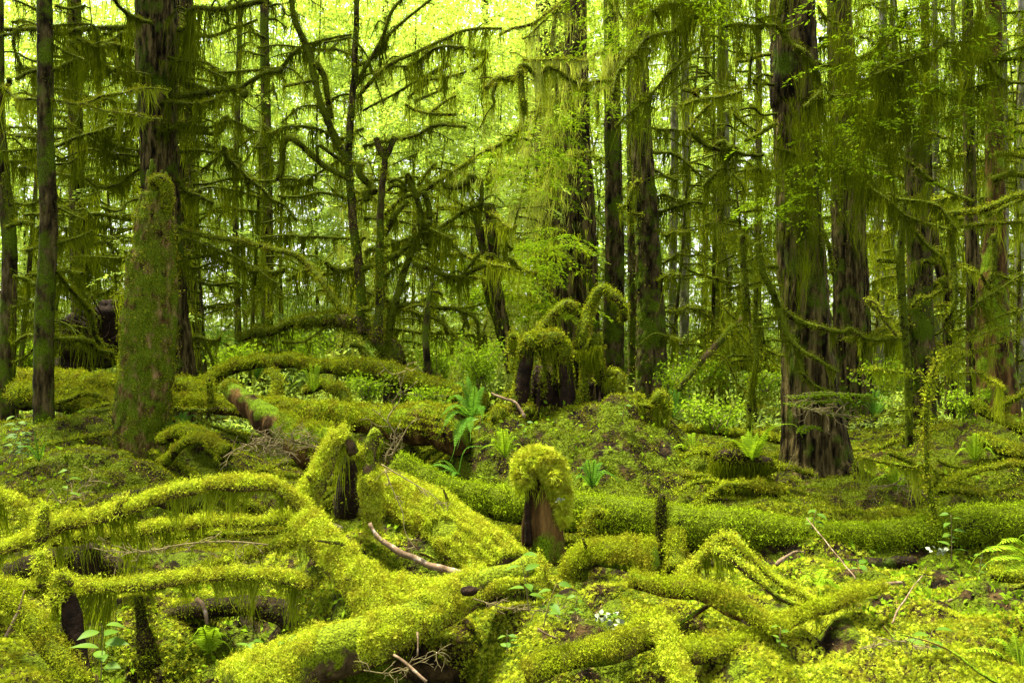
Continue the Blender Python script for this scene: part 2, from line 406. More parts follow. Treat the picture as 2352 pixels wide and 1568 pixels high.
carpet('ground_cover', 24000, 3.4, 30, ['herb'], lambda Y: .022 + .0035 * Y, 'small bright green leaves scattered over the mossy forest floor', False, .12, nfreq=.8, seed=77, lie=1.3, wid=.6, lift=.004)

# ------------------------------------------------------------------ builders for trees, limbs and logs
def wpx(w, Y): return w * .5 / FPX * Y
def fuzz_on(mb, v, d, N, size, m, feather=False, zmin=-.5, bare=None, seed=0, step=.03, lie=.6, wid=.35):
    if N <= 0: return
    i = rng.integers(0, len(v), int(N * 1.6)); p = v[i] + rng.normal(size=(len(i), 3)) * step * .5; n = d[i]
    k = n[:, 2] > zmin + U(-.25, .25, len(i))
    if bare is not None: k &= fbm(p * bare[0], 2, seed) > bare[1]
    p, n = p[k][:int(N)], n[k][:int(N)]
    cl = vnoise(p * 14, seed + 2)
    sz_ = np.broadcast_to(size, (len(p),)) * (1 + .45 * cl)
    fronds(mb, p + n * (sz_ * np.clip(cl, 0, 1) * 1.2 * U(0, 1, len(p)))[:, None], n, sz_, m, feather, lie=lie, droop=.5, wid=wid)

STY = {  # limb material, fuzz material, strand material
    'dark': ('limb', 'moss_green_shade_tint', 'beard_shade_tint'),  # backlit silhouettes: their shade is painted into these tones
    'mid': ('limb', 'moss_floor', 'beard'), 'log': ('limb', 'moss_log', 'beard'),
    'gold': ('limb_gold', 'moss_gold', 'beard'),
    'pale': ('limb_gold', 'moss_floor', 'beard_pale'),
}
def limb(par, t, s, Y0, Y1, w0, w1, sty='dark', hang=1., hlen=26, fz=1., twig=0, needles=0, name='branch', seed=None, amp=.28, label=None):
    """a mossy limb of tree `par`: own mesh, with its hanging moss as a sub-part. w in px, hlen px"""
    seed = int(U(0, 9999)) if seed is None else seed
    p = path(t, s, Y0, Y1); Ym = (Y0 + Y1) / 2; pxm = Ym / FPX
    p[1:-1, 1] += U(-.12, .12, len(p) - 2)
    step = max(.03, 5 * pxm); c = spline(p, step)
    c = c + fbm(c * 2.2, 2, seed)[:, None] * np.array([.5, .5, 1]) * pxm * 5
    L = len(c); f = np.linspace(0, 1, L)
    r = (w0 + (w1 - w0) * f) * .5 * pxm * .8
    mb = MB(); lm, fm, sm = STY[sty]
    v, d = tube(mb, c, r, 8 if w0 < 14 else 12, amp, seed=seed, m=0)
    length = L * step
    fs = .005 + .0021 * Ym
    area = length * 2 * pi * r.mean()
    fuzz_on(mb, v, d, min(12000, fz * (2.0 * area / (fs * fs * .4) + length * 20)), fs, 1, zmin=-.55, step=step, lie=.7, wid=.22)
    hm = MB()
    wd = max(.006, 1.3 * pxm) * 1.25
    if hang > 0: curtain(hm, c, r, hang * 1.5 / pxm, hlen * pxm * 2.9, wd, 0, seed, patch=.25 / pxm / 40)
    nm = MB()
    for k in range(twig):
        i = int(U(.12, 1) * (L - 1)); a = U(0, 2 * pi); ln = U(.3, 1) * min(1.2, 75 * pxm)
        q = np.array([c[i], c[i] + np.array([cos(a) * ln * .5, sin(a) * ln * .3, U(-.1, .25) * ln]), c[i] + np.array([cos(a) * ln, sin(a) * ln * .6, U(-.4, .2) * ln])])
        cc = spline(q, step * 1.4); rr = np.linspace(min(r[i] * .5, 3 * pxm), .8 * pxm, len(cc))
        v, d = tube(mb, cc, rr, 5, .3, seed=seed + k)
        fuzz_on(mb, v, d, 25 * fz, fs * .9, 1, step=step)
        if hang > 0: curtain(hm, cc, rr, hang / pxm * .8, hlen * pxm * 1.9, wd, 0, seed + k, patch=.25 / pxm / 40)
        if needles: spray(nm, cc[len(cc) // 2:], needles, .5 * ln, max(.02, 3.2 * pxm))
    o = mb.build(name, [lm, fm], par)
    if label: o['label'] = label
    if hm.n: hm.build('hanging_moss', sm, o)
    if nm.n: nm.build('needles', 'needle', o)
    return o

def spray(mb, c, n, wid, leaf, m=0):
    """flat hemlock spray along centre line c"""
    t = nrm(np.gradient(c, axis=0)); L = len(c)
    i = rng.integers(0, L, n); f = i / max(L - 1, 1)
    sd = np.where(U(0, 1, n) < .5, -1., 1.)[:, None]
    side = nrm(np.cross(t[i], np.array([0, 0, 1.]))) * sd
    tt = U(0, 1, n)
    off = (wid * (1 - .75 * f) * tt)[:, None]
    p = c[i] + side * off * .8 + t[i] * off * .55; p[:, 2] -= off[:, 0] ** 2 / max(wid, .01) * .3
    dr = nrm(side * .6 + t[i] * .7 + rng.normal(size=(n, 3)) * .35); s2 = nrm(np.cross(dr, np.array([0, 0, 1.]) + rng.normal(size=(n, 3)) * .25))
    ll = (leaf * U(.6, 1.4, n))[:, None]
    v = np.stack([p, p + dr * ll * .5 + s2 * ll * .17, p + dr * ll - np.array([0, 0, .12]) * ll, p + dr * ll * .5 - s2 * ll * .17], 1)
    mb.add(v, np.arange(n * 4).reshape(n, 4), None, m)

def boughs(mb, org, az, ln, nl, leaf, droop=.5, m=0, K=9, wr=.42, lw=.2):
    """many drooping hemlock boughs at once: nl leaf blades each, set along side twigs"""
    B = len(org); az = np.broadcast_to(az, (B,)); ln = np.broadcast_to(ln, (B,))
    d = np.stack([np.cos(az), np.sin(az), 0 * az], 1)[:, None]; sv = np.stack([-np.sin(az), np.cos(az), 0 * az], 1)[:, None]
    s = (rng.integers(1, K + 1, (B, nl)) - U(0, .35, (B, nl))) / K; t = U(0, 1, (B, nl)); sg = np.where(U(0, 1, (B, nl)) < .5, -1., 1.)
    l = ln[:, None]; wdt = l * wr * (1 - .8 * s) * np.minimum(1, .35 + 3 * s)
    f = (s * l + t * wdt * .55)[..., None]; sd = (sg * t * wdt)[..., None]
    z = -droop * (.35 * l * s ** 2 + .35 * wdt * t ** 1.6) + .06 * l * np.sin(s * 3)
    p = org[:, None] + d * f + sv * sd; p[..., 2] += z
    dr = nrm(d * .75 + sv * sg[..., None] * .65 + np.array([0, 0, -.35 * droop]) + rng.normal(size=(B, nl, 3)) * .28)
    s2 = nrm(np.cross(dr, np.array([0, 0, 1.]) + rng.normal(size=(B, nl, 3)) * .35))
    ll = (leaf * U(.6, 1.4, (B, nl)))[..., None]
    v = np.stack([p, p + dr * ll * .5 + s2 * ll * lw, p + dr * ll, p + dr * ll * .5 - s2 * ll * lw], 2).reshape(-1, 3)
    mb.add(v, np.arange(len(v)).reshape(-1, 4), None, m)

def big_trunk(par, pts, Y, mat='bark', top=None, flare=1.0, seg=40, moss=0, sty='mid', seed=0, flute=0, name='trunk'):
    """pts: list of (x, y, width) px in the F view from bottom to top; carried on upwards to height `top` m"""
    c = np.array([P(x, y, Y) for x, y, w_ in pts]); r = np.array([wpx(w_, Y) for _, _, w_ in pts])
    foot = c[0] + [0, 0, -.35]; foot[2] = min(foot[2], float(gz(foot[0], foot[1])) - .3)
    c = np.vstack([foot, c]); r = np.concatenate([[r[0] * 1.12], r])
    if top and c[-1, 2] < top:
        dz = top - c[-1, 2]; d = nrm(c[-1] - c[-2]); c = np.vstack([c, c[-1] + d * dz / max(d[2], .5)]); r = np.concatenate([r, [r[-1] * .45]])
    big = seg >= 48; step = .05 if big else max(.06, r.mean() * .35); 
    if big: seg = int(min(220, 2 * pi * r.mean() / .016))
    cc = spline(c, step)
    k = np.concatenate([[0], np.cumsum(np.linalg.norm(np.diff(c, axis=0), axis=1))]); s = np.linspace(0, 1, len(cc)) * k[-1]
    rr = np.interp(s, k, r)
    mb = MB(); v, d = tube(mb, cc, rr, seg, .20 if mat == 'snag' else .10, freq=1.2 / r.mean(), seed=seed, flute=flute, ridge=(.03 if mat == 'snag' else .018) if big else 0)
    vb = v
    if moss:
        zz = CAMZ + .42 * Y
        q = v[:, 2] < zz
        fs = .004 + .0017 * Y
        fuzz_on(mb, v[q], d[q], moss, fs, 1, zmin=-2, bare=(1.1, -.05) if mat != 'snag' else (3, -.35), seed=seed, step=step, lie=.8, wid=.3)
    o = mb.build(name, [mat, STY[sty][1]], par)
    return o, cc, rr

def crown(par, cc, zlo, zhi, n, ln, leaf, nl=45, mat='needle'):
    """needle crown set round the trunk line cc between heights zlo and zhi"""
    z = U(zlo, zhi, n); f = (z - zlo) / (zhi - zlo)
    o = np.stack([np.interp(z, cc[:, 2], cc[:, 0]), np.interp(z, cc[:, 2], cc[:, 1]), z], 1)
    mb = MB(); boughs(mb, o, U(0, 2 * pi, n), ln * (1.05 - .75 * f) * U(.6, 1.2, n), nl, leaf, .9, K=8)
    return mb.build('crown', mat, par)

def log(name, label, cat, t, s, Y0, Y1, w0, w1, sty='gold', mat='limb_gold', fz=1., feather=False, hang=0, hlen=30, bare=(2., -.55), group=None, seed=1, amp=.28, zmin=-.12, end=None, seg=20, fs=None, wob=1.):
    p = path(t, s, Y0, Y1); Ym = (Y0 + Y1) / 2; pxm = Ym / FPX
    step = max(.03, 6 * pxm); c = spline(p, step); wv = 15 if feather else 8; c[:, 2] += fbm(c * 1.4, 2, seed) * pxm * wv * wob; c[1:-1] += (fbm(c * 5, 2, seed + 7) * pxm * wv * .6)[1:-1, None] * np.array([.3, .5, 1])
    r = np.linspace(w0, w1, len(c)) * .5 * pxm * (.70 if feather else .9); r = r * (1 + .5 * fbm(c * (1.1 / max(r.mean() * 6, .15)), 3, seed + 2)) * (1 + .12 * vnoise(c * 9, seed + 3))
    base = c[len(c) // 2].copy(); base[2] -= r[len(c) // 2]
    th = thing(name, base, label, cat, group)
    mb = MB(); v, d = tube(mb, c, r, seg, amp, freq=.5 / r.mean(), seed=seed)
    fs = fs or (.005 + .0024 * Ym) * (1.0 if feather else 1)
    area = len(c) * step * 2 * pi * r.mean(); kn = []
    for q_ in range(int(len(c) * step / .3) if feather else 0):   # snapped side twigs and knots
        i = int(U(.08, .92) * (len(c) - 1)); dr = nrm(rng.normal(size=3) * [1, .7, .6] + [0, 0, .35]); L0 = min(r[i] * U(1.5, 3.2), r[i] + .10); rk = min(r[i] * .38, .022)
        cc = spline([c[i], c[i] + dr * L0 * .6, c[i] + nrm(dr + rng.normal(size=3) * .4) * L0], .02); vk, dk = tube(mb, cc, np.linspace(rk, rk * U(.2, .5), len(cc)), 7, .3, seed=q_); kn.append((vk, dk))
    mb.build('trunk', mat, th)
    m2 = MB(); fuzz_on(m2, v + d * .004, d, min(90000, (1.3 if feather else 3.2) * fz * area / (fs * fs * .30)), fs, 0, feather, zmin, bare, seed, step, lie=.75, wid=.22)
    if feather: fuzz_on(m2, v + d * .002, d, min(150000, 3.2 * fz * area / (.012 ** 2 * .3)), .016, 0, False, zmin, bare, seed, step, lie=.8, wid=.15)
    for vk, dk in kn: fuzz_on(m2, vk, dk, 260, .016, 0, False, -.6, None, seed, .015, lie=.8, wid=.2)
    if m2.n: m2.build('moss', STY[sty][1], th)
    if hang:
        hm = MB(); curtain(hm, c, r, hang * 1.0 / pxm, hlen * pxm * 1.9, max(.006, 1.5 * pxm), 0, seed, patch=.25 / pxm / 40, zoff=-.75); hm.build('hanging_moss', STY[sty][2], th)
    if end:
        for q, dr in ((0, -1), (-1, 1)):
            if q in end or (q == -1 and 1 in end):
                e = MB(); tt = nrm(c[q] - c[q + (1 if q == 0 else -1)])
                v, _ = tube(e, np.array([c[q] - tt * r[q] * .6, c[q] + tt * r[q] * .1, c[q] + tt * r[q] * .25]), np.array([r[q] * .93, r[q] * .95, r[q] * .85]), 20, .12, seed=seed + 5)
                e.build('broken_end', 'bare' if sty == 'gold' else 'rot', th)
    return th

def gpt(px_, Y):
    x = (px_ - 1176) / FPX * Y
    return np.array([x, Y, float(gz(x, Y))])
def tree(name, label, cat, pts, Y, group=None, **k):
    b = gpt(pts[0][0], Y); th = thing(name, b, label, cat, group)
    o, cc, rr = big_trunk(th, pts, Y, **k)
    return th, cc, rr
#TREES

carpet('leaf_litter', 26000, 3.4, 9, ['litter'], lambda Y: .014 + .0035 * Y, 'brown fallen needles and chips where the moss is thin', False, -.10, nfreq=2.2, seed=31, lie=1.6, wid=.16, inv=True)
carpet('leaf_litter', 20000, 8, 26, ['litter'], lambda Y: .02 + .0035 * Y, 'brown litter between the mossy mounds of the middle ground', False, -.50, nfreq=1.8, seed=41, lie=1.6, wid=.18, inv=True)
# ------------------------------------------------------------------ large trees
T1, T1c, _ = tree('conifer_tree', 'dark slender trunk cut by the left edge of the picture', 'tree', [(8, 985, 46), (14, 900, 36), (20, 700, 34), (22, 560, 32), (8, 420, 30), (-4, 250, 28), (-6, 0, 26)], 14.5, top=15, moss=1500, mat='bark_moss', sty='dark')
T2, T2c, _ = tree('conifer_tree', 'slim bark-covered trunk standing just left of the big brown trunk', 'tree', [(108, 1065, 56), (102, 1000, 46), (100, 850, 44), (103, 700, 42), (112, 520, 38), (106, 350, 36), (104, 150, 34), (102, 0, 34)], 12.0, top=15, moss=2200, mat='bark_moss', sty='dark', seed=3)
T3, T3c, _ = tree('conifer_tree', 'big reddish brown trunk rising behind the mossy broken snag', 'tree', [(402, 935, 120), (400, 850, 92), (385, 700, 86), (372, 520, 82), (366, 350, 84), (360, 150, 88), (358, 0, 92)], 16.5, top=24, moss=600, seed=5, seg=56, sty='dark')
T4, T4c, _ = tree('conifer_tree', 'dark trunk close behind the big brown trunk, flaring at its foot', 'tree', [(432, 885, 84), (428, 820, 60), (428, 700, 47), (425, 520, 44), (425, 300, 42), (422, 0, 40)], 22, top=24, seed=7, sty='dark', flute=.1)
T5, T5c, _ = tree('conifer_tree', 'brown trunk in front of the black root mass at the left', 'tree', [(190, 860, 56), (190, 780, 44), (184, 640, 40), (177, 450, 35), (173, 250, 32), (170, 0, 30)], 25, top=22, seed=9, sty='dark')
C1, C1c, _ = tree('conifer_tree', 'dark trunk left of the fluted cedar, half covered by pale boughs', 'tree', [(1262, 770, 70), (1258, 600, 62), (1254, 450, 60), (1256, 250, 56), (1256, 0, 50)], 27, top=26, seed=11, moss=600)
C1b, _, _ = tree('conifer_tree', 'narrow dark trunk squeezed in between the pale-bough trunk and the fluted cedar', 'tree', [(1290, 750, 32), (1286, 500, 28), (1284, 250, 26), (1284, 0, 24)], 30, top=24, seed=12)
C2, C2c, _ = tree('cedar_tree', 'fluted cedar of two fused brown trunks behind the mossy root stump', 'tree', [(1326, 860, 84), (1326, 750, 66), (1326, 600, 58), (1326, 450, 54), (1326, 300, 60), (1324, 150, 54), (1322, 0, 50)], 20.5, top=26, seed=13, flute=.12, seg=56, moss=500)
e_, _, _ = big_trunk(C2, [(1358, 850, 44), (1354, 650, 38), (1348, 450, 36), (1340, 300, 26), (1336, 170, 16)], 20.1, 'bark', seed=14, name='side_trunk')
C3, C3c, _ = tree('conifer_tree', 'straight mossy brown trunk between the fluted cedar and the thick dark trunk', 'tree', [(1406, 890, 58), (1408, 800, 50), (1412, 600, 44), (1409, 400, 40), (1406, 200, 38), (1404, 0, 36)], 21, top=25, seed=15, moss=1500, mat='bark_moss')
C4, C4c, _ = tree('conifer_tree', 'thick dark trunk with mossy foot right of the centre stump', 'tree', [(1496, 925, 84), (1496, 850, 72), (1494, 700, 62), (1484, 500, 54), (1474, 330, 48), (1468, 150, 40), (1465, 0, 36)], 17.5, top=24, seed=17, moss=2200, mat='bark_moss', seg=48)
C5, _, _ = tree('conifer_tree', 'thin trunk showing along the left side of the thick dark trunk', 'tree', [(1455, 860, 26), (1453, 600, 24), (1450, 300, 22), (1448, 0, 20)], 24, top=22, seed=18, moss=300, mat='bark_moss')
R1, R1c, _ = tree('conifer_tree', 'largest rough-barked trunk at right with a flaring mossy foot', 'tree', [(1888, 1110, 200), (1880, 1060, 156), (1872, 980, 132), (1864, 900, 120), (1850, 700, 106), (1838, 517, 100), (1830, 300, 100), (1824, 150, 102), (1820, 0, 104)], 10.9, top=20, seed=21, seg=72, flute=.08, moss=1500, sty='dark')
R2, R2c, _ = tree('cedar_tree', 'second large reddish trunk just right of the largest trunk', 'tree', [(1958, 905, 96), (1956, 850, 86), (1954, 700, 78), (1948, 517, 72), (1942, 300, 66), (1930, 100, 56), (1926, 0, 54)], 18.5, top=24, seed=23, seg=56, flute=.08, moss=1000)
R3, _, _ = tree('dead_sapling', 'thin dark leafless stem standing right of the reddish trunk', 'tree', [(2088, 985, 17), (2084, 840, 17), (2074, 720, 19), (2068, 600, 18), (2072, 517, 16), (2080, 440, 12)], 14, seed=24, seg=12, moss=300, mat='limb', sty='dark')
R4, R4c, _ = tree('dead_snag', 'leaning brown snag with a mossy burl on its broken top', 'tree', [(2116, 870, 62), (2114, 700, 56), (2112, 600, 54), (2108, 480, 52), (2104, 400, 50), (2106, 350, 56), (2108, 325, 46), (2108, 312, 26)], 19, seed=25, moss=1800, mat='bark_moss')
R5, R5c, _ = tree('conifer_tree', 'narrow brown trunk left of the hollow old stump tree at the right', 'tree', [(2246, 930, 50), (2240, 800, 40), (2238, 650, 34), (2230, 500, 28), (2226, 300, 26), (2222, 0, 24)], 19, top=20, seed=26, moss=600)
R6, R6c, _ = tree('conifer_tree', 'old brown trunk with torn reddish wood near the right edge', 'tree', [(2290, 905, 92), (2284, 820, 78), (2280, 700, 68), (2282, 620, 56), (2286, 500, 44), (2284, 300, 38), (2282, 0, 34)], 16, top=20, seed=27, moss=1600, mat='rot', sty='mid')
R7, _, _ = tree('conifer_tree', 'dark leaning trunk behind the burl-topped snag', 'tree', [(2186, 900, 30), (2180, 760, 28), (2168, 640, 30), (2148, 560, 28), (2134, 480, 24), (2128, 300, 20), (2124, 0, 18)], 21, top=18, seed=28)
for (x, w_, Yb, mat, lab) in (
    (541, 14, 27, 'bark_moss', 'thin dark trunk standing alone right of the double brown trunks'),
    (614, 24, 29, 'bark_moss', 'mossy trunk widening towards its foot behind the long arching limb'),
    (1549, 18, 26, 'bark_grey', 'pale grey trunk nearest the right side of the thick dark trunk'),
    (1577, 20, 24, 'bark_grey', 'pale mottled trunk above the leaning dead pole'),
    (1622, 14, 32, 'bark_moss', 'dark bent thin trunk before the white clearing'),
    (1655, 20, 23, 'bark_moss', 'slanting brown trunk behind the leaning dead pole'),
    (1668, 16, 27, 'bark_grey', 'grey trunk just right of the slanting brown trunk'),
    (1742, 16, 28, 'bark_moss', 'thin mossy trunk close to the left side of the largest trunk'),
    (2018, 20, 27, 'bark_grey', 'pale lichen-spotted trunk right of the reddish trunk'),
    (2048, 16, 31, 'bark_grey', 'faint grey trunk left of the burl-topped snag'),
    (2150, 16, 28, 'bark_grey', 'light grey trunk just right of the burl-topped snag'),
    (2182, 12, 33, 'bark_grey', 'thinnest pale trunk between the snag and the narrow brown trunk'),
    (2308, 16, 24, 'bark_grey', 'white-grey lichen trunk showing above the torn old trunk'),
    (2344, 18, 22, 'bark_grey', 'grey trunk running up the right edge'),
    (600, 20, 40, 'bark', 'faint far trunk in the upper left glow'),
    (880, 26, 42, 'bark', 'far trunk showing between the stems of the broken mossy tree'),
    (1125, 22, 38, 'bark', 'far dark trunk left of the pale boughs'),
    (1235, 16, 36, 'bark_moss', 'far mossy trunk behind the pale boughs')):
    bx = x + U(-14, 14)
    tree('background_tree', lab, 'tree', [(bx, 784 + 3300 / Yb, w_ * 1.35), (x + U(-5, 5), 700, w_ * 1.05), (x, 450, w_), (x + U(-8, 8), 150, w_ * .9)], Yb, group='thin trunks in the background', top=18, mat=mat, seg=16, moss=250, seed=int(x))

# the crowns of the tall trees, above the picture: they shade the middle of the wood
for th, cc, zl, zh, n, ln in ((T3, T3c, 10.5, 22, 26, 3.6), (T4, T4c, 12, 22, 16, 3.4), (C2, C2c, 12, 24, 14, 3.2), (C4, C4c, 11, 22, 16, 3.2), (R1, R1c, 8.4, 18, 20, 3.2),
                              (R2, R2c, 11, 22, 14, 3.2), (T2, T2c, 8.5, 14, 24, 2.4), (C3, C3c, 12.5, 23, 12, 3), (T5, T5c, 13, 20, 14, 3), (R6, R6c, 10, 18, 14, 3.0), (T1, T1c, 9, 14, 20, 2.6)):
    crown(th, cc, zl, zh, n, ln, .16, 60)

# mossy snag left
SN, SNc, _ = tree('broken_snag', 'tall broken mossy snag in front of the big brown trunk', 'stump', [(318, 1080, 136), (324, 1000, 124), (332, 900, 116), (340, 800, 116), (346, 700, 114), (350, 600, 102), (352, 540, 86), (351, 480, 70), (352, 445, 50)], 11.6, mat='snag', moss=22000, seed=31, seg=56, sty='mid')
mb = MB()
for x, y, w_, dx in ((336, 425, 16, 4), (346, 400, 20, 3), (380, 430, 22, 2), (358, 412, 14, -2), (368, 425, 16, 4), (352, 418, 12, -4)):
    c = spline([P(x, y + 60, 11.6), P(x + dx * .5, y + 10, 11.6), P(x + dx, y - 34, 11.6)], .03); tube(mb, c, np.linspace(wpx(w_ * 1.3, 11.6), wpx(w_ * .3, 11.6), len(c)), 9, .3, seed=x)
o = mb.build('broken_top', 'snag', SN)
m2 = MB(); c = spline([P(350, 420, 11.55), P(372, 412, 11.5), P(384, 440, 11.5), P(382, 480, 11.5)], .03); v, d = tube(m2, c, wpx(22, 11.5), 10, .25, seed=3); fuzz_on(m2, v, d, 3000, .022, 1, zmin=-2)
m2.build('moss', ['limb', 'moss_floor'], SN)

# ------------------------------------------------------------------ limbs of the left trees
def LL(par, t, rows, Y0, Y1=None, **k):
    for s, w0, w1, *x in rows:
        kk = dict(k); kk.update(x[0] if x else {})
        limb(par, t, s, kk.pop('Y0', Y0), kk.pop('Y1', Y1 or Y0), w0, w1, **kk)
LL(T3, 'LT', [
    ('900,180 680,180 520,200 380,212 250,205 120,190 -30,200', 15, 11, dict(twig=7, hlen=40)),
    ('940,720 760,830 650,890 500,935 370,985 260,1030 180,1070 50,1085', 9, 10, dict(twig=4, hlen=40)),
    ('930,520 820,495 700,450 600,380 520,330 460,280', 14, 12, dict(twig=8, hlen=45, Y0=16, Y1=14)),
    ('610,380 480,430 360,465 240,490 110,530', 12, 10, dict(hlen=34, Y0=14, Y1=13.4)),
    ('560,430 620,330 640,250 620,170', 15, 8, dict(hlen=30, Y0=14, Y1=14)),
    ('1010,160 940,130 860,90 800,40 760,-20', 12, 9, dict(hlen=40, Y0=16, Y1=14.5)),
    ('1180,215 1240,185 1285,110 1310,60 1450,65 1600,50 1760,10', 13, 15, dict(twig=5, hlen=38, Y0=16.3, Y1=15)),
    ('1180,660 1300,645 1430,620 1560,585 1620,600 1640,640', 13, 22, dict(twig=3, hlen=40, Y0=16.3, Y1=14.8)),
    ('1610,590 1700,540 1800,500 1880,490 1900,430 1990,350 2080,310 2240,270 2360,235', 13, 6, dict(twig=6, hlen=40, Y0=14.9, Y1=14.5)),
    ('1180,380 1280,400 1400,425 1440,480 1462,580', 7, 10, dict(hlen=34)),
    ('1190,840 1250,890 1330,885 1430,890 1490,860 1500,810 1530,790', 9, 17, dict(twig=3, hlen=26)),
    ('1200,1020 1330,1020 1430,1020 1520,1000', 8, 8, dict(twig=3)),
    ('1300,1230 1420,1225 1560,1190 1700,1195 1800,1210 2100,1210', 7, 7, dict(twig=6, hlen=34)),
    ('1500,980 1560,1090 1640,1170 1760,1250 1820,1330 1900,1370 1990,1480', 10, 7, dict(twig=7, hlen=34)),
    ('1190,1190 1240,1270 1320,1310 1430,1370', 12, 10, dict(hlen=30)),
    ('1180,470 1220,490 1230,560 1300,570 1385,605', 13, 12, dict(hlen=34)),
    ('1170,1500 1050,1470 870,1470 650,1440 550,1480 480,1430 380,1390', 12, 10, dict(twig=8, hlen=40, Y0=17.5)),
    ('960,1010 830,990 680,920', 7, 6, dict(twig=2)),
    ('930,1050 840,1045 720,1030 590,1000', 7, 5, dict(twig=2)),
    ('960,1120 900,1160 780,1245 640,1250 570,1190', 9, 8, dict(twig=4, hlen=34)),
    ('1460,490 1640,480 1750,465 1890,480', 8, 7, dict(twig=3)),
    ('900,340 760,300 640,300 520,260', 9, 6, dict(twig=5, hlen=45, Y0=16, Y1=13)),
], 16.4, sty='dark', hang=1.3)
LL(T3, 'LC', [
    ('1190,20 1380,75 1600,110 1830,170 1960,200 2050,260 2180,400 2260,540 2310,600', 13, 17, dict(hlen=24, twig=5, Y0=16, Y1=14.6, sty='mid')),
    ('1340,110 1420,190 1560,260 1700,300 1830,320 1925,290', 10, 12, dict(hlen=34, twig=5)),
    ('1220,250 1310,290 1420,250', 8, 5, {}),
    ('1330,370 1450,400 1590,380', 9, 8, dict(hlen=26)),
    ('1300,770 1340,750 1420,770 1480,760 1480,740', 11, 7, dict(hlen=30)),
    ('1340,760 1400,850 1430,950', 10, 8, dict(hlen=50)),
], 16.4, sty='dark', hang=1.2)
LL(T2, 'LT', [
    ('20,575 90,640 200,675 380,680 560,700 700,640 820,605 1000,605 1130,615', 10, 5, dict(hlen=34, sty='mid', Y0=12.5, Y1=10.8)),
    ('560,700 680,735 850,755 960,790 1085,800', 6, 7, dict(hlen=36, hang=1.3, sty='mid', Y0=11.5, Y1=10.8)),
    ('350,290 450,350 560,400', 6, 5, {}), ('350,860 450,860', 7, 7, {}), ('280,890 220,850 180,810', 5, 4, dict(hang=.4)),
    ('260,460 210,440', 3, 2, dict(hang=0, fz=.3)), ('310,390 355,330', 5, 4, dict(hang=.2)),
    ('350,1110 450,1090 520,1060', 7, 5, {}), ('370,40 460,45 570,40', 9, 6, {}), ('350,180 500,160 610,165', 7, 6, {}),
    ('250,1360 180,1380 100,1360', 7, 6, dict(hlen=30)), ('230,1500 180,1490 100,1490 40,1530', 13, 12, dict(hlen=26, Y0=11.6)),
], 12, sty='dark')
LL(T2, 'LC', [
    ('235,400 180,370 90,340', 13, 9, dict(hlen=22)), ('380,310 430,370 520,480 590,560 600,610 640,720 680,820', 11, 14, dict(hlen=12, Y0=12, Y1=14)),
    ('375,760 500,760 590,785 640,830 720,850 770,890', 14, 13, dict(hlen=28, Y0=12, Y1=13.5, twig=2)), ('235,740 160,735 90,790', 12, 8, dict(hlen=18)),
    ('600,620 590,500 540,400 515,200', 11, 9, dict(hlen=14, Y0=13.4, Y1=13.4)), ('370,130 480,110 560,60 620,40', 8, 6, {}),
], 12, sty='dark')
LL(T5, 'LC', [('600,150 700,110 800,190', 8, 6, dict(twig=3, hlen=40)), ('600,230 700,210 850,240', 8, 8, dict(twig=4, hlen=44)), ('480,110 400,150', 6, 5, {})], 24.5, sty='dark')
LL(T1, 'LT', [('-30,250 60,250 90,220 120,200', 10, 9, dict(Y0=14.5)), ('100,210 110,330 170,500', 9, 8, dict(hlen=20)), ('-20,600 40,560 60,530', 13, 14, dict(hlen=30)),
              ('0,870 100,860 250,860', 6, 5, dict(hlen=24, twig=2)), ('20,1015 140,1010 260,1000', 5, 4, dict(hlen=34)), ('40,1160 60,1300 100,1450', 14, 18, dict(hlen=12))], 14, sty='dark')
LL(T1, 'LC', [('70,560 170,520 240,515', 5, 4, dict(hlen=44, twig=2)), ('80,550 90,800', 3, 5, dict(hlen=20)), ('90,930 160,880 230,820', 6, 5, {})], 14, sty='dark')

# ------------------------------------------------------------------ many-stemmed broken tree, centre left
BT = thing('broken_tree', P(908, 930, 14.3), 'bowed mossy tree with many crooked stems growing from its leaning butt', 'tree')
def stem(par, t, s, Y0, Y1, w0, w1, mat='bark_moss', moss=1200, sty='mid', seg=16, name='trunk', seed=1, amp=.2):
    p = path(t, s, Y0, Y1); pxm = (Y0 + Y1) / 2 / FPX; c = spline(p, max(.04, 5 * pxm)); r = np.linspace(w0, w1, len(c)) * .5 * pxm
    c = c + fbm(c * 1.5, 2, seed)[:, None] * pxm * 5
    mb = MB(); v, d = tube(mb, c, r, seg, amp, seed=seed); fuzz_on(mb, v, d, moss, .012 + .0024 * Y0, 1, zmin=-1.2, bare=(1.5, -.3), seed=seed, step=.05)
    return mb.build(name, [mat, STY[sty][1]], par)
stem(BT, 'MC', '500,1420 485,1200 478,1060 470,930 440,830 370,760 280,690 150,650 0,640 -180,650', 14.3, 14.6, 72, 20, moss=5000, seg=24, sty='dark', name='leaning_trunk', seed=51)
stem(BT, 'MC', '250,720 240,620 235,450 215,200 190,0 178,-150 158,-330 160,-500 185,-830 200,-1100 215,-1350 220,-1560', 14.4, 14.4, 24, 12, moss=1500, seed=52, name='stem')
stem(BT, 'MC', '355,750 360,450 370,150 378,0 390,-250 400,-370 412,-455 440,-510 470,-590', 14.1, 14.1, 22, 13, moss=1800, seed=53, sty='mid', name='stem')
stem(BT, 'MT', '412,1060 375,1010 340,930', 14.1, 14.1, 16, 14, moss=300, seed=54, sty='dark', name='stem')
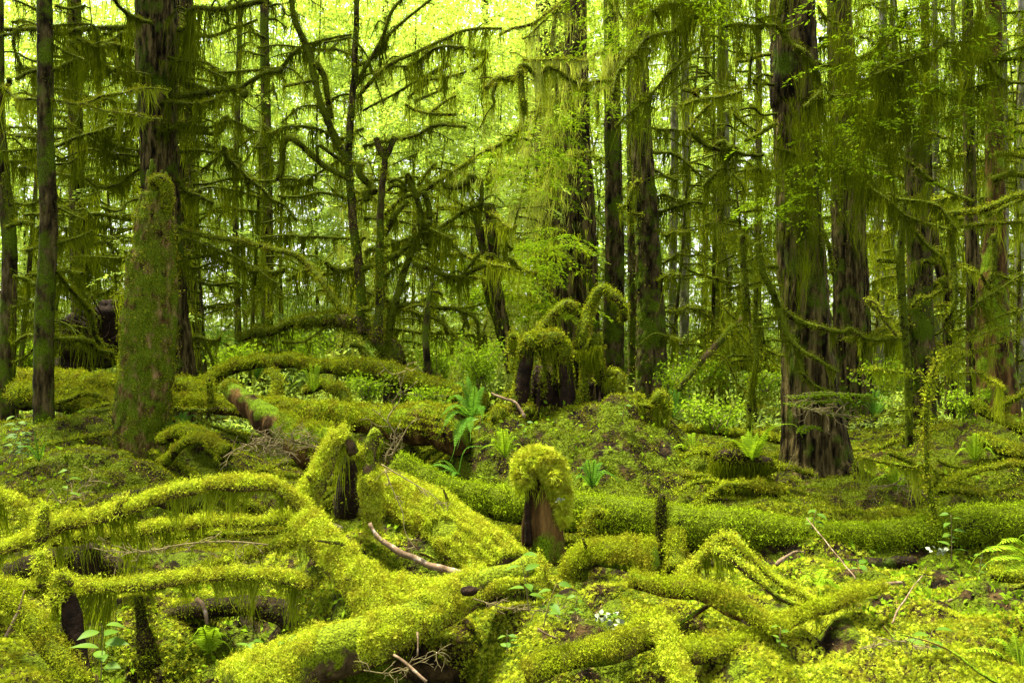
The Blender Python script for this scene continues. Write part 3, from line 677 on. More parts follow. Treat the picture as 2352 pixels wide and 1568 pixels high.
LL(BT, 'LT', [
    ('2350,1105 2260,950 2170,720 2100,480 2040,290 1980,130 1955,-20', 22, 16, dict(hlen=14, hang=.7, sty='dark')),
    ('2225,790 2205,650 2180,520 2120,420', 16, 18, dict(hlen=10, sty='mid', hang=.5, Y0=14.8)),
    ('2360,1210 2200,1120 2100,1040 1990,950 1920,950 1890,1080 1872,1210', 16, 18, dict(hlen=18, sty='dark')),
    ('2345,1115 2250,1050 2150,985 2140,1080', 12, 8, dict(hlen=20)),
    ('2110,540 1990,565 1900,580', 7, 9, dict(hlen=16, sty='mid')),
], 14.4, sty='dark')
LL(BT, 'MT', [
    ('190,600 280,430 380,260 450,100 530,-20', 13, 9, dict(hlen=14, twig=3)),
    ('205,670 400,480 600,360 800,270 960,210 1190,190', 12, 7, dict(hlen=34, twig=6, sty='mid')),
    ('215,440 310,370 420,230 560,110 710,0', 10, 7, dict(hlen=20, twig=4)),
    ('-10,290 110,270 200,280 300,410 350,560 390,700', 5, 4, dict(hlen=24)),
    ('400,1440 520,1330 640,1280 760,1220 900,1130 1050,1040 1200,960 1330,850', 13, 10, dict(hlen=30, twig=7, sty='mid')),
    ('800,1250 900,1258 960,1215 1010,1190', 14, 24, dict(hlen=14)),
    ('620,1250 680,1170 745,1095', 9, 8, dict(sty='mid')),
    ('400,1580 480,1440 560,1350', 16, 12, dict(hlen=24)), ('720,1560 800,1500 950,1420 1050,1360 1050,1200', 13, 10, dict(hlen=26, twig=3)),
    ('560,1190 600,1290 640,1420 640,1580', 12, 20, dict(hlen=20)), ('660,1290 700,1400 690,1590', 16, 20, dict(hlen=20)),
    ('230,1100 240,1180 300,1230 330,1290', 16, 22, dict(hlen=30)), ('270,1290 280,1350', 24, 20, dict(hlen=20)),
    ('420,1280 470,1255 550,1280', 9, 8, {}), ('420,1230 480,1215 545,1250', 8, 8, {}), ('540,1250 560,1170 600,1240', 8, 8, {}),
    ('450,1110 550,1050 620,1030', 4, 4, {}), ('345,1210 300,1100 270,1030', 4, 2, dict(hang=0, fz=.3)),
    ('550,520 640,530 720,480 830,430', 8, 16, dict(sty='dark', hlen=26, Y0=20, Y1=20, twig=3)), ('540,700 620,740 700,765 800,770 880,770', 9, 8, dict(hlen=26, Y0=19, Y1=19, sty='mid')),
    ('700,760 800,690 880,640', 9, 7, dict(Y0=19, Y1=19, sty='mid')), ('560,650 640,600 700,560', 7, 7, dict(Y0=20, Y1=20)), ('600,680 680,650 780,590 850,480', 9, 5, dict(Y0=20, Y1=20)),
    ('900,330 960,320 1030,350', 12, 14, dict(Y0=20, Y1=20)), ('1000,380 1080,350 1060,420 990,470', 12, 8, dict(Y0=20, Y1=20)),
], 14.4, sty='dark')
LL(BT, 'MC', [
    ('0,250 80,290 190,285', 13, 12, dict(hlen=24)), ('250,290 320,270 400,240 520,170 610,60 640,-40', 16, 14, dict(hlen=28, twig=3)),
    ('590,260 680,280 800,330 900,360 960,320 1080,265', 13, 12, dict(hlen=30, twig=4)), ('900,360 980,260 1040,190', 9, 7, {}),
    ('520,530 680,520 730,545 870,560 930,600 965,690', 13, 11, dict(hlen=30, twig=2)), ('870,550 960,590 1020,650 1030,780', 8, 10, dict(hlen=22)),
    ('950,600 920,700 860,750 850,860', 7, 7, dict(hlen=20)), ('790,600 800,660 820,730', 7, 12, dict(hlen=16)),
    ('690,-20 680,60 690,120', 18, 16, dict(hlen=24)), ('420,560 480,470 560,390', 8, 10, dict(hlen=24)), ('400,490 450,550', 13, 10, {}), ('390,350 450,300 520,250', 5, 4, {}),
    ('420,780 440,640 480,500 530,300 580,180 620,0', 24, 16, dict(hlen=26, sty='dark', twig=4)), ('470,560 520,540 540,480', 11, 7, {}),
    ('250,560 300,560 340,500', 10, 7, dict(sty='mid')), ('170,800 240,830 300,900 330,960', 13, 12, dict(hlen=30)),
], 14.2, sty='dark')
SP = thing('mossy_sapling', P(985, 905, 13.2), 'slim sapling trunk wrapped in bright moss left of the fern', 'tree')
stem(SP, 'MC', '720,1120 700,950 680,750 690,620 705,500 725,380', 13.2, 13.2, 20, 9, moss=1600, seed=60)
LL(SP, 'MC', [('710,455 750,450 785,470', 10, 10, dict(hlen=10)), ('700,540 620,530 540,560', 8, 8, dict(hlen=20))], 13.2, sty='mid')
TS = thing('dead_tree', P(1160, 860, 16), 'pair of thin leaning trunks broken off left of the root stump', 'tree')
stem(TS, 'F', '1180,850 1160,760 1146,690 1134,600 1130,515 1122,470', 16, 16, 26, 26, mat='bark', moss=400, seed=61, sty='dark')
stem(TS, 'F', '1158,800 1140,740 1125,690 1112,605 1100,520 1096,480', 16.3, 16.3, 18, 20, mat='bark_moss', moss=500, seed=62, sty='dark')
LL(TS, 'MC', [('1160,40 1200,60 1220,130 1260,160', 8, 7, {}), ('1160,130 1210,150 1215,210', 7, 7, {}), ('1090,200 1180,240 1250,230 1300,280 1420,330', 16, 12, dict(hlen=18, sty='mid'))], 16, sty='dark')

# ------------------------------------------------------------------ limbs in the centre
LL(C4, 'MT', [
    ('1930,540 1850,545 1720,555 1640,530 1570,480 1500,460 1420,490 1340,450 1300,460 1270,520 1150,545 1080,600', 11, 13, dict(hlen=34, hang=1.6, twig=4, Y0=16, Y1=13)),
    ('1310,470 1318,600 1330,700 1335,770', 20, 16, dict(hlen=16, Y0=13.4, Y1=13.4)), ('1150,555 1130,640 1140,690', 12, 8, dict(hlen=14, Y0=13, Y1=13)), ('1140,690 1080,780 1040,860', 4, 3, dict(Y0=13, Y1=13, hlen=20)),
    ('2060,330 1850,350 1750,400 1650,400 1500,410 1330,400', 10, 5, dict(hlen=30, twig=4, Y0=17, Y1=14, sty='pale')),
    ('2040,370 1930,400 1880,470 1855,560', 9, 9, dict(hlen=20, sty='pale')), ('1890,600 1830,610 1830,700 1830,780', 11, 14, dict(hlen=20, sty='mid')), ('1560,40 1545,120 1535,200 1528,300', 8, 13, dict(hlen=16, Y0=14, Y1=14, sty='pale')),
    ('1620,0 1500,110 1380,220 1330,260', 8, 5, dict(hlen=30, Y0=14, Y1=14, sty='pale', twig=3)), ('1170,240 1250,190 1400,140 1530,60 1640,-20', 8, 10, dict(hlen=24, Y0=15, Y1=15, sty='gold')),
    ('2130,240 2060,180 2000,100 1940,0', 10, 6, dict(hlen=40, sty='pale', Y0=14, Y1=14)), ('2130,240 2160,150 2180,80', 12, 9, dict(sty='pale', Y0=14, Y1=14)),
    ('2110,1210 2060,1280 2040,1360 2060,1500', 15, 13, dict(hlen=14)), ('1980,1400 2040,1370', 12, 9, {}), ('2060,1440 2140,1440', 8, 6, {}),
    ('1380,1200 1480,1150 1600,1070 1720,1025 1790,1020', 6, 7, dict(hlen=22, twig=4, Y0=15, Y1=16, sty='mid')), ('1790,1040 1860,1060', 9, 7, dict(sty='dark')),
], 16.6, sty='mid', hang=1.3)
LL(C1, 'MT', [('1600,720 1450,760 1400,800 1250,930 1150,1000 1100,1130 1080,1230', 8, 6, dict(hlen=22, twig=6)), ('1640,600 1500,720 1380,760', 9, 6, dict(hlen=30)),
              ('1480,1080 1540,1060 1580,1020', 9, 7, dict(sty='dark')), ('1260,930 1300,870 1320,830', 10, 12, {}), ('1800,560 1740,600 1640,640 1640,780', 9, 14, dict(hlen=24)),
              ('1700,690 1600,740 1540,770', 10, 10, {})], 20, sty='mid', hang=1.2)

# ------------------------------------------------------------------ limbs of the right trees
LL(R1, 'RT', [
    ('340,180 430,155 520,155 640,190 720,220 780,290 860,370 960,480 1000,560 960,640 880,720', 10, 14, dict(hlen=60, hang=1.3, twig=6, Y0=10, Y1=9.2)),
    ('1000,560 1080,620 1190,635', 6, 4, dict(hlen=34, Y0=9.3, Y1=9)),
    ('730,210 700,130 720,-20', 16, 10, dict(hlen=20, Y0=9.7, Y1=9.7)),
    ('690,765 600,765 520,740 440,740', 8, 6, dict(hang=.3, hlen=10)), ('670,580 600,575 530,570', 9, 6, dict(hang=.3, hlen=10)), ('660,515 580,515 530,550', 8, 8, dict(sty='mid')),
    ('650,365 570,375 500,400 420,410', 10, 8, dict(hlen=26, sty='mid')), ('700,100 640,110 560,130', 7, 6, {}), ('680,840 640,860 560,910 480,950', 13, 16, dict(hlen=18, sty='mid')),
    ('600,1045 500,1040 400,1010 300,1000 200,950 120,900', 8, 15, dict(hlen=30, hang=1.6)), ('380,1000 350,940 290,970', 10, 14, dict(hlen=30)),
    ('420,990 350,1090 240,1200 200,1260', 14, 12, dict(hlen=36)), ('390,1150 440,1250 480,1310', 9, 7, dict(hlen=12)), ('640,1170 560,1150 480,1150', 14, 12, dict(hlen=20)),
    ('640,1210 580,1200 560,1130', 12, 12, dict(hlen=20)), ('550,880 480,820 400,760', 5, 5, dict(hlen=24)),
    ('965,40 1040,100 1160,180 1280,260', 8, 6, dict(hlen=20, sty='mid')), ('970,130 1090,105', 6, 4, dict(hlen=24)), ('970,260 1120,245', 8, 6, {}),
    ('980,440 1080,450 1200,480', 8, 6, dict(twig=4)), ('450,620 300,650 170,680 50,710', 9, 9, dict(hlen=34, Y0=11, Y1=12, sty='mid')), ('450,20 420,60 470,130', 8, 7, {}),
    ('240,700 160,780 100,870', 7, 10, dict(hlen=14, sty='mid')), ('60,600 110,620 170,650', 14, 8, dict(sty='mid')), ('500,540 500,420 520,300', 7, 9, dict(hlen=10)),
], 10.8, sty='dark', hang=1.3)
LL(R1, 'MT', [('2500,100 2350,190 2180,240 2090,330 2030,400 1960,500 1930,640', 13, 8, dict(hlen=95, hang=1.3, twig=8, Y0=10, Y1=9.4)),
              ('2500,330 2330,480 2200,620 2050,760 1950,850', 9, 5, dict(hlen=70, hang=1.3, twig=6, Y0=9.8, Y1=9.4)),
              ('2600,-40 2450,20 2300,10 2200,70', 9, 6, dict(hlen=60, hang=1.6, Y0=10.5, Y1=9))], 10, sty='dark')
LL(R1, 'RC', [
    ('560,120 580,300 640,420 720,530 800,600 900,650 1000,690 1130,715 1200,690 1250,750 1310,770 1500,765', 20, 9, dict(hlen=40, hang=1.3, Y0=9.8, Y1=10.2)),
    ('700,570 740,700 820,820 940,890 1090,980', 20, 8, dict(hlen=44, hang=1.3, Y0=9.8, Y1=9.4)), ('830,850 880,1000 960,1070 1060,1120', 13, 7, dict(hlen=22, Y0=9.6, Y1=9.3)),
    ('550,420 548,700 540,900 520,1120 505,1350', 12, 18, dict(hlen=20, hang=1.6, Y0=10, Y1=10)), ('460,60 470,300 480,560', 14, 18, dict(hlen=34, hang=1.5, Y0=10, Y1=10)),
    ('730,410 690,400 640,395', 5, 4, dict(hang=0)), ('690,285 640,285 610,280', 12, 10, dict(hlen=14)), ('740,775 680,765 620,750', 6, 4, dict(hang=.2)), ('740,885 680,865 620,840', 6, 4, dict(hang=.2)),
    ('690,620 620,620 540,625', 6, 6, dict(hlen=12)), ('1010,60 1020,150 1050,220 1060,300', 12, 14, dict(hlen=8, sty='mid')),
], 10.6, sty='dark')
LL(R2, 'RT', [
    ('1090,530 1250,530 1400,510', 12, 12, dict(hlen=26)), ('990,1020 1090,1045 1150,1020 1240,960 1300,860 1370,680', 14, 6, dict(hlen=50, hang=1.3, twig=5, Y0=12, Y1=10)),
    ('1240,940 1400,1020 1560,1100 1700,1190 1850,1270 2000,1350', 9, 9, dict(hlen=30, twig=3, Y0=12, Y1=11.4)), ('1160,1060 1300,1200 1400,1290 1500,1330 1690,1360 1780,1400 1890,1550', 10, 8, dict(hlen=40, twig=4, Y0=12, Y1=11)),
    ('1110,1120 1200,1150 1300,1240 1420,1360 1550,1430 1700,1480 1850,1540', 9, 7, dict(hlen=40, twig=3, Y0=12, Y1=11)),
    ('1170,710 1300,715 1380,710 1480,745 1560,780', 7, 10, dict(hlen=36, twig=3)), ('1240,860 1400,860 1520,870', 8, 9, dict(hlen=26)), ('1000,800 1060,850 1120,900 1140,1000', 9, 7, dict(hlen=20)),
    ('1170,1070 1210,1160 1260,1200', 14, 9, dict(hlen=20)), ('670,990 800,1030 1000,1080 1110,1070', 5, 9, dict(hlen=60, hang=1.3, Y0=9.2, Y1=10)),
    ('1440,300 1350,340 1250,400 1200,410', 10, 12, dict(hlen=16, sty='mid')), ('1290,250 1400,280 1520,180 1560,80', 9, 11, dict(hlen=46, hang=1.8, Y0=11, Y1=10)),
    ('1700,320 1560,380 1450,470 1380,560 1340,650', 9, 6, dict(hlen=60, hang=1.3, twig=6, Y0=10, Y1=9.5)), ('1840,260 1700,370 1500,440 1350,500', 7, 5, dict(hlen=40, hang=1.6, twig=6, Y0=9.5, Y1=9)),
    ('2100,560 1980,580 1860,620 1700,660 1560,700', 5, 4, dict(hlen=40, hang=1.6, twig=4, Y0=9.5, Y1=9.5)),
], 13, sty='dark', hang=1.4)
LL(R4, 'RC', [('1370,235 1430,240 1490,250', 14, 14, dict(hlen=12)), ('1600,550 1640,490 1720,480 1815,430', 11, 9, dict(hlen=14)), ('1590,10 1700,120 1790,220 1830,310', 9, 10, dict(hlen=20, sty='dark')),
              ('1680,240 1760,250', 15, 12, dict(sty='dark')), ('1800,350 1830,420', 22, 20, dict(hlen=6)), ('1300,500 1390,590 1500,740', 12, 9, dict(sty='gold', hlen=8)), ('1500,610 1410,610 1330,520 1290,500', 5, 8, dict(sty='gold', hlen=6)),
              ('1380,440 1480,480', 5, 5, dict(sty='gold', hlen=8)), ('1400,180 1480,170', 7, 6, {})], 14, sty='mid')
LL(R6, 'RT', [
    ('1730,1480 1850,1440 2050,1420 2100,1400 2240,1330 2360,1300', 16, 18, dict(hlen=20, sty='mid', Y0=12.5, Y1=12.5)), ('2090,1450 2200,1400 2360,1330', 9, 8, dict(sty='mid')), ('1850,1530 2050,1510 2360,1490', 9, 10, dict(sty='mid', hlen=24)),
    ('1870,430 2000,400 2150,410 2370,380', 13, 13, dict(hlen=24)), ('2160,390 2280,340 2370,305', 8, 8, {}), ('2030,250 2120,350 2180,470 2250,540 2370,560', 6, 9, dict(hlen=44, twig=3)),
    ('2270,880 2370,890', 13, 13, dict(hlen=30, sty='mid')), ('2160,1040 2260,1035 2370,1050', 15, 14, dict(hlen=14, sty='mid')), ('2140,1200 2230,1170 2300,1150 2370,1180', 20, 16, dict(hlen=26)),
    ('1860,1060 1900,1040 1950,1045', 9, 9, dict(sty='gold')), ('1800,1010 1850,1040 1860,1110', 8, 7, {}), ('2070,1440 2060,1330', 20, 16, dict(hlen=6)), ('1740,1350 1850,1330 1920,1330', 9, 8, dict(sty='gold')),
    ('1690,840 1650,810', 7, 5, {}), ('2040,100 2080,-20 2060,220', 5, 4, dict(hlen=80, hang=1.3))], 13, sty='dark', hang=1.2)
LL(R6, 'RC', [
    ('2370,390 2240,350 2140,320', 8, 6, {}), ('2200,460 2120,420 2060,330', 10, 8, dict(hlen=24)), ('1850,0 1870,200 1860,500 1830,640', 18, 12, dict(hlen=30, sty='dark')), ('2150,60 2140,300 2100,420', 16, 12, dict(hlen=26)),
    ('2340,660 2100,720 1900,800 1780,900 1740,960', 3, 4, dict(hlen=24, hang=.6, twig=6, Y0=9.4, Y1=8.6, sty='mid')), ('2360,700 2200,780 2000,850 1860,960', 3, 3, dict(hlen=24, hang=.6, twig=6, Y0=9.2, Y1=8.8, sty='mid')),
    ('2340,330 2180,420 2020,520 1880,640', 5, 4, dict(hlen=30, hang=.6, twig=6, Y0=10, Y1=9.4)), ('2380,560 2230,600 2080,680 1980,760', 4, 3, dict(hlen=30, hang=.6, twig=6, Y0=10, Y1=9.4)),
    ('2080,990 1960,985 1850,1000', 5, 4, dict(hlen=26, hang=.6, Y0=9.5, Y1=9.2, sty='mid')), ('2060,1010 2130,1060 2210,1100', 6, 4, dict(sty='mid', hlen=20, Y0=9.5))], 12, sty='dark')

def dead_limbs(th, cc, Y, n, ylo, yhi, lpx, sty='dark', sides=(-1, 1), hl=26):
    """dead mossy lower limbs: level, bent, forking"""
    for i in range(n):
        y = ylo + (yhi - ylo) * (i + U(.2, .8)) / n; z = CAMZ + (784 - y) / FPX * Y; x = np.interp(z, cc[:, 2], cc[:, 0]) / Y * FPX + 1176
        sd = sides[i % len(sides)]; L0 = lpx * U(.5, 1.2); pts = [(x, y)]; dy = U(-.35, .3)
        for k in range(4):
            pts.append((pts[-1][0] + sd * L0 / 4, pts[-1][1] + L0 / 4 * (dy + U(-.35, .35)))); dy += U(-.25, .35)
        limb(th, 'F', ' '.join('%.0f,%.0f' % p for p in pts), Y, Y + U(-2.5, 1.5), U(6, 11), U(3, 8), sty=sty, hang=1.1, hlen=hl, twig=int(U(3, 7)))
dead_limbs(T3, T3c, 16.4, 12, 60, 640, 230)
dead_limbs(T4, T4c, 21.5, 14, 40, 740, 200)
dead_limbs(T5, T5c, 24.5, 14, 60, 720, 150)
dead_limbs(T1, T1c, 15, 8, 100, 760, 130, sides=(1,))
bt = spline(path('F', '832,700 827,520 822,250 818,0', 15), .3)[::-1]; bt = bt[np.argsort(bt[:, 2])]
dead_limbs(BT, bt, 15.5, 16, 120, 760, 240)
dead_limbs(SP, bt + [1.1, 1.5, 0], 17, 10, 420, 720, 200, sty='mid')
dead_limbs(C4, C4c, 18, 10, 250, 800, 130, sides=(1,))
dead_limbs(R2, R2c, 19, 12, 100, 820, 170, sty='mid')
dead_limbs(R4, R4c, 19.5, 8, 380, 820, 130, sty='mid')
dead_limbs(R5, R5c, 20, 12, 60, 800, 150, sty='mid')
# ------------------------------------------------------------------ leaning pole and sapling at right
PO = thing('leaning_pole', P(1560, 890, 12), 'bare brown dead pole leaning up to the right behind the stump', 'branch')
stem(PO, 'RC', '30,1110 50,1080 180,920 300,790 400,680 470,630', 12.6, 13, 13, 18, mat='bark_moss', moss=500, seed=71)
LL(PO, 'RC', [('250,870 350,900 400,990 425,1070', 4, 4, dict(hlen=8)), ('400,680 470,670 520,740', 7, 6, dict(hlen=20)), ('330,560 370,600 420,640', 6, 7, {}), ('420,700 520,810 590,890', 6, 8, {})], 12.7, sty='mid')
SG = thing('mossy_sapling', P(2160, 1290, 7.6), 'dead mossy sapling curving up in front of the long log at right', 'tree')
stem(SG, 'RD', '1800,800 1790,700 1770,560 1740,400 1710,230 1700,100 1695,-60 1690,-240 1710,-400 1750,-560 1770,-620', 7.8, 8, 13, 7, mat='limb', moss=1800, seed=72)
LL(SG, 'RD', [('1745,105 1660,110 1600,118 1450,95 1300,60 1230,40', 9, 5, dict(hlen=26, hang=2)), ('1735,100 1730,180 1720,300', 9, 12, dict(hlen=14)), ('1235,50 1215,110 1215,200', 5, 6, dict(hlen=10))], 8, sty='mid')
LL(SG, 'RC', [('1760,1060 1620,1010 1480,990 1340,980 1200,985', 4, 2, dict(hlen=30, hang=1.2, twig=5)), ('1690,1230 1500,1235 1380,1270 1250,1300 1190,1310', 4, 3, dict(hlen=10)), ('1710,1090 1780,980 1860,880', 4, 3, dict(hlen=24))], 8, sty='mid')

# ------------------------------------------------------------------ logs
log('fallen_log', 'long straight moss-covered log crossing the right half behind the cut stump', 'log', 'F', '900,1080 1000,1125 1180,1168 1330,1180 1400,1190 1500,1205 1620,1222 1800,1230 1950,1232 2100,1224 2250,1210 2420,1200 2900,1170', 8.3, 7.7, 88, 100, sty='log', mat='limb', amp=.10, fz=1.6, hang=.8, hlen=14, seed=81, zmin=-.55, bare=(2, -.75))
log('fallen_log', 'big golden mossy log running up from the bottom edge to the centre', 'log', 'F', '540,1600 640,1550 800,1480 900,1435 1000,1395 1100,1350 1170,1325 1235,1300', 4.5, 5.5, 180, 96, sty='gold', fz=1.1, feather=True, seed=82, hang=.5, hlen=26, zmin=-.25, bare=(2.2, -.22))
log('fallen_log', 'mossy log arching out of the far undergrowth towards the bowed tree', 'log', 'F', '470,885 530,850 600,830 680,832 760,840 880,855 960,880 1070,912 1120,930', 14, 12.6, 34, 42, sty='mid', mat='limb', seed=83, hang=.5, hlen=16)
log('fallen_log', 'green log lying level behind the rotten root-end log', 'log', 'F', '390,925 480,930 560,938 700,955 850,968 960,978 1060,985', 12.3, 10.6, 44, 86, sty='mid', mat='rot', seed=84, fz=1.2, hang=.4, hlen=16)
log('fallen_log', 'thin bare-sided log above the green level log', 'log', 'F', '395,945 520,942 700,932 900,938 1030,934', 11.9, 11.2, 9, 9, sty='mid', mat='bark_moss', seed=85, fz=.6)
RL = log('fallen_log', 'rotten brown log with torn root end and a mossy cap', 'log', 'F', '520,888 560,915 600,945 650,985 700,1020 760,1040', 10.4, 9.6, 40, 120, sty='mid', mat='rot', seed=86, fz=.9, bare=(1.4, .02), zmin=.1, amp=.3)
log('fallen_log', 'mossy log at the far left under the black root mass', 'log', 'F', '15,868 100,868 200,880 280,885 400,900', 17, 15, 40, 46, sty='mid', mat='limb', seed=87)
log('fallen_log', 'round mossy log lying below the mound at the far left', 'log', 'F', '40,905 120,915 220,930 270,945', 13.4, 12.8, 60, 66, sty='mid', mat='limb', seed=88)
log('fallen_log', 'dark log end poking out right of the snag', 'log', 'F', '395,895 440,893 480,900', 14, 13.5, 34, 44, sty='mid', mat='rot', seed=89)
log('fallen_log', 'log hung with moss behind the leaning butt of the bowed tree', 'log', 'F', '550,776 620,760 700,738 760,728 830,728', 15.4, 14.8, 18, 26, sty='dark', mat='limb', seed=90, hang=1.6, hlen=32)
log('fallen_log', 'stout mossy log with a pale broken end beside the cut stump', 'log', 'F', '1318,1318 1330,1290 1372,1272 1440,1276 1492,1290', 5.75, 5.6, 80, 128, sty='mid', mat='bark_moss', feather=True, seed=91, fz=1.5, end=(1,), amp=.2, bare=(2, -.8))
log('fallen_log', 'short thick mossy log with peeled underside along the bottom edge', 'log', 'F', '1215,1545 1300,1515 1400,1500 1470,1478 1530,1452', 4.55, 4.75, 62, 92, sty='mid', mat='bark_moss', feather=True, seed=92, end=(0,), zmin=.0, bare=(2, -.6))
log('fallen_branch', 'upright golden mossy stub at the end of the bottom log', 'branch', 'F', '1522,1428 1535,1470 1555,1530 1580,1600', 4.65, 4.3, 44, 60, sty='gold', feather=True, seed=93)
log('fallen_branch', 'mossy branch with a bare pointed tip reaching right over the near moss', 'branch', 'F', '1540,1505 1640,1485 1750,1450 1850,1412 1930,1380 2000,1355 2030,1345', 4.6, 5.2, 66, 26, sty='mid', feather=True, seed=94, hang=1.1, hlen=38)
log('bare_stick', 'bare brown pointed tip of the branch in the near moss at right', 'stick', 'F', '2010,1352 2040,1345 2072,1339', 5.2, 5.25, 14, 6, mat='bare', fz=0, seed=95)
log('fallen_branch', 'folded golden branch with a curtain of moss right of centre', 'branch', 'F', '1565,1320 1600,1285 1650,1240 1672,1238 1700,1265 1740,1300 1800,1350 1890,1395', 5.4, 5.2, 20, 18, sty='gold', seed=96, hang=2.2, hlen=58, feather=True)
log('fallen_branch', 'second mossy limb sloping beside the folded golden branch', 'branch', 'F', '1640,1262 1690,1290 1740,1330 1790,1372 1850,1400', 5.25, 5.1, 18, 14, sty='gold', seed=97, hang=2.2, hlen=54)
log('fallen_log', 'low mossy log crossing under the folded golden branch', 'log', 'F', '1450,1330 1530,1350 1620,1365 1700,1400 1800,1450', 5.1, 4.8, 60, 50, sty='mid', mat='rot', feather=True, seed=98)
log('fallen_branch', 'near upper branch arching across the left with bark patches', 'branch', 'F', '-30,1262 60,1238 140,1200 210,1185 300,1160 400,1125 500,1110 600,1108 650,1125 700,1165', 5.2, 5.6, 42, 40, sty='gold', feather=True, seed=99, hang=3.0, hlen=62, bare=(3., -.35))
log('fallen_branch', 'second near branch with a pale ringed bark end', 'branch', 'F', '120,1245 280,1225 360,1218 480,1205 600,1195 690,1186', 5.5, 5.7, 34, 30, sty='gold', feather=True, seed=100, hang=2, hlen=40, end=(1,), bare=(3., -.4))
log('fallen_branch', 'thin dark branch just below the pale ringed one', 'branch', 'F', '380,1235 480,1232 600,1226 690,1222', 5.75, 5.75, 12, 10, sty='mid', mat='limb', seed=101, hang=.8, hlen=16)
log('fallen_branch', 'lowest near branch lying level across the left', 'branch', 'F', '-30,1345 60,1355 130,1348 200,1350 330,1345 450,1335 560,1325 640,1325 720,1340', 4.9, 5.3, 34, 36, sty='gold', feather=True, seed=102, hang=3.0, hlen=70)
log('fallen_branch', 'slanting mossy branch rising between the level near branches', 'branch', 'F', '430,1325 520,1285 580,1265 640,1245 720,1225', 5.3, 5.5, 16, 34, sty='gold', feather=True, seed=103, hang=1.2, hlen=40)
log('fallen_branch', 'mossy branch slanting down into the left edge', 'branch', 'F', '-30,1125 20,1140 50,1160 85,1188', 5.6, 5.5, 32, 18, sty='gold', feather=True, seed=104, hang=2.0, hlen=50)
log('dead_post', 'dark upright rotting post hung with moss in the lower left', 'post', 'F', '190,1600 178,1500 166,1420 158,1370 140,1320', 4.7, 4.9, 52, 26, sty='mid', mat='black', seed=105, hang=3, hlen=60, fz=.6, bare=(2, .05))
log('fallen_branch', 'mossy limb slanting down from the left edge to the dark post', 'branch', 'F', '-20,1345 40,1400 90,1460 150,1530 180,1580', 4.85, 4.6, 40, 54, sty='mid', mat='limb', seed=106, hang=2, hlen=54)
log('mossy_stub', 'pointed mossy stub standing on the upper near branch', 'stub', 'F', '95,1240 100,1190 106,1160', 5.2, 5.2, 34, 14, sty='gold', seed=107, hang=1.4, hlen=24)
log('mossy_stub', 'mossy stub rising between the two level near branches at left', 'stub', 'F', '108,1345 95,1300 92,1270', 4.95, 4.95, 36, 16, sty='gold', seed=108, hang=1.2, hlen=30)
log('mossy_stub', 'hooked mossy stub beside the dark upright post', 'stub', 'F', '125,1380 132,1330 142,1315 165,1340', 4.8, 4.85, 22, 20, sty='gold', seed=109, hang=2, hlen=50)
log('mossy_stub', 'small forked mossy stub on the upper near branch', 'stub', 'F', '268,1180 276,1150 290,1143', 5.3, 5.3, 24, 14, sty='gold', seed=110, hang=1, hlen=18)
# arch of moss, centre left
log('mossy_stump', 'tall arching mossy stump limb with a hanging flank, centre left', 'stump', 'F', '690,1215 715,1140 745,1075 768,1020 782,996 800,1010 812,1040', 5.9, 6.0, 90, 34, sty='gold', feather=True, seed=111, hang=2.0, hlen=60, amp=.25, fz=1.2)
log('mossy_stump', 'upright golden mossy post right of the dark hollow', 'stump', 'F', '858,1225 852,1160 850,1100 848,1050 855,1010 868,990', 6.0, 6.1, 48, 40, sty='gold', feather=True, seed=112, hang=1.0, hlen=24)
log('fallen_branch', 'short mossy crosspiece joining the arch to the upright post', 'branch', 'F', '770,1010 800,1030 840,1035 870,1005', 6.1, 6.1, 28, 24, sty='gold', feather=True, seed=113, hang=2.4, hlen=44)
log('hollow_shade', 'black core painting the shade inside the arch of moss', 'stump', 'F', '795,1185 797,1130 800,1075 806,1045', 6.35, 6.35, 60, 44, sty='dark', mat='black', fz=.05, seed=114)  # dark hole under the arch, filled with a near-black mass for its shade
log('fallen_log', 'broad golden mossy log falling away right of the upright post', 'log', 'F', '850,1120 920,1150 1000,1195 1070,1250 1150,1320', 6.6, 5.9, 150, 190, sty='gold', feather=True, seed=115, fz=1.2, amp=.25)
log('fallen_log', 'massive shaggy heap of golden moss over a log in the near centre', 'log', 'F', '700,1190 740,1240 790,1300 840,1350 880,1410', 5.5, 5.1, 110, 150, sty='gold', feather=True, seed=116, fz=1.4, hang=1.4, hlen=70, amp=.3)
log('fallen_branch', 'shaggy mossy limb drooping into the dark hollow beside the big log', 'branch', 'F', '800,1310 860,1345 930,1365 1010,1355 1090,1340', 5.2, 5.3, 90, 60, sty='gold', feather=True, seed=117, hang=1.6, hlen=60, amp=.25)
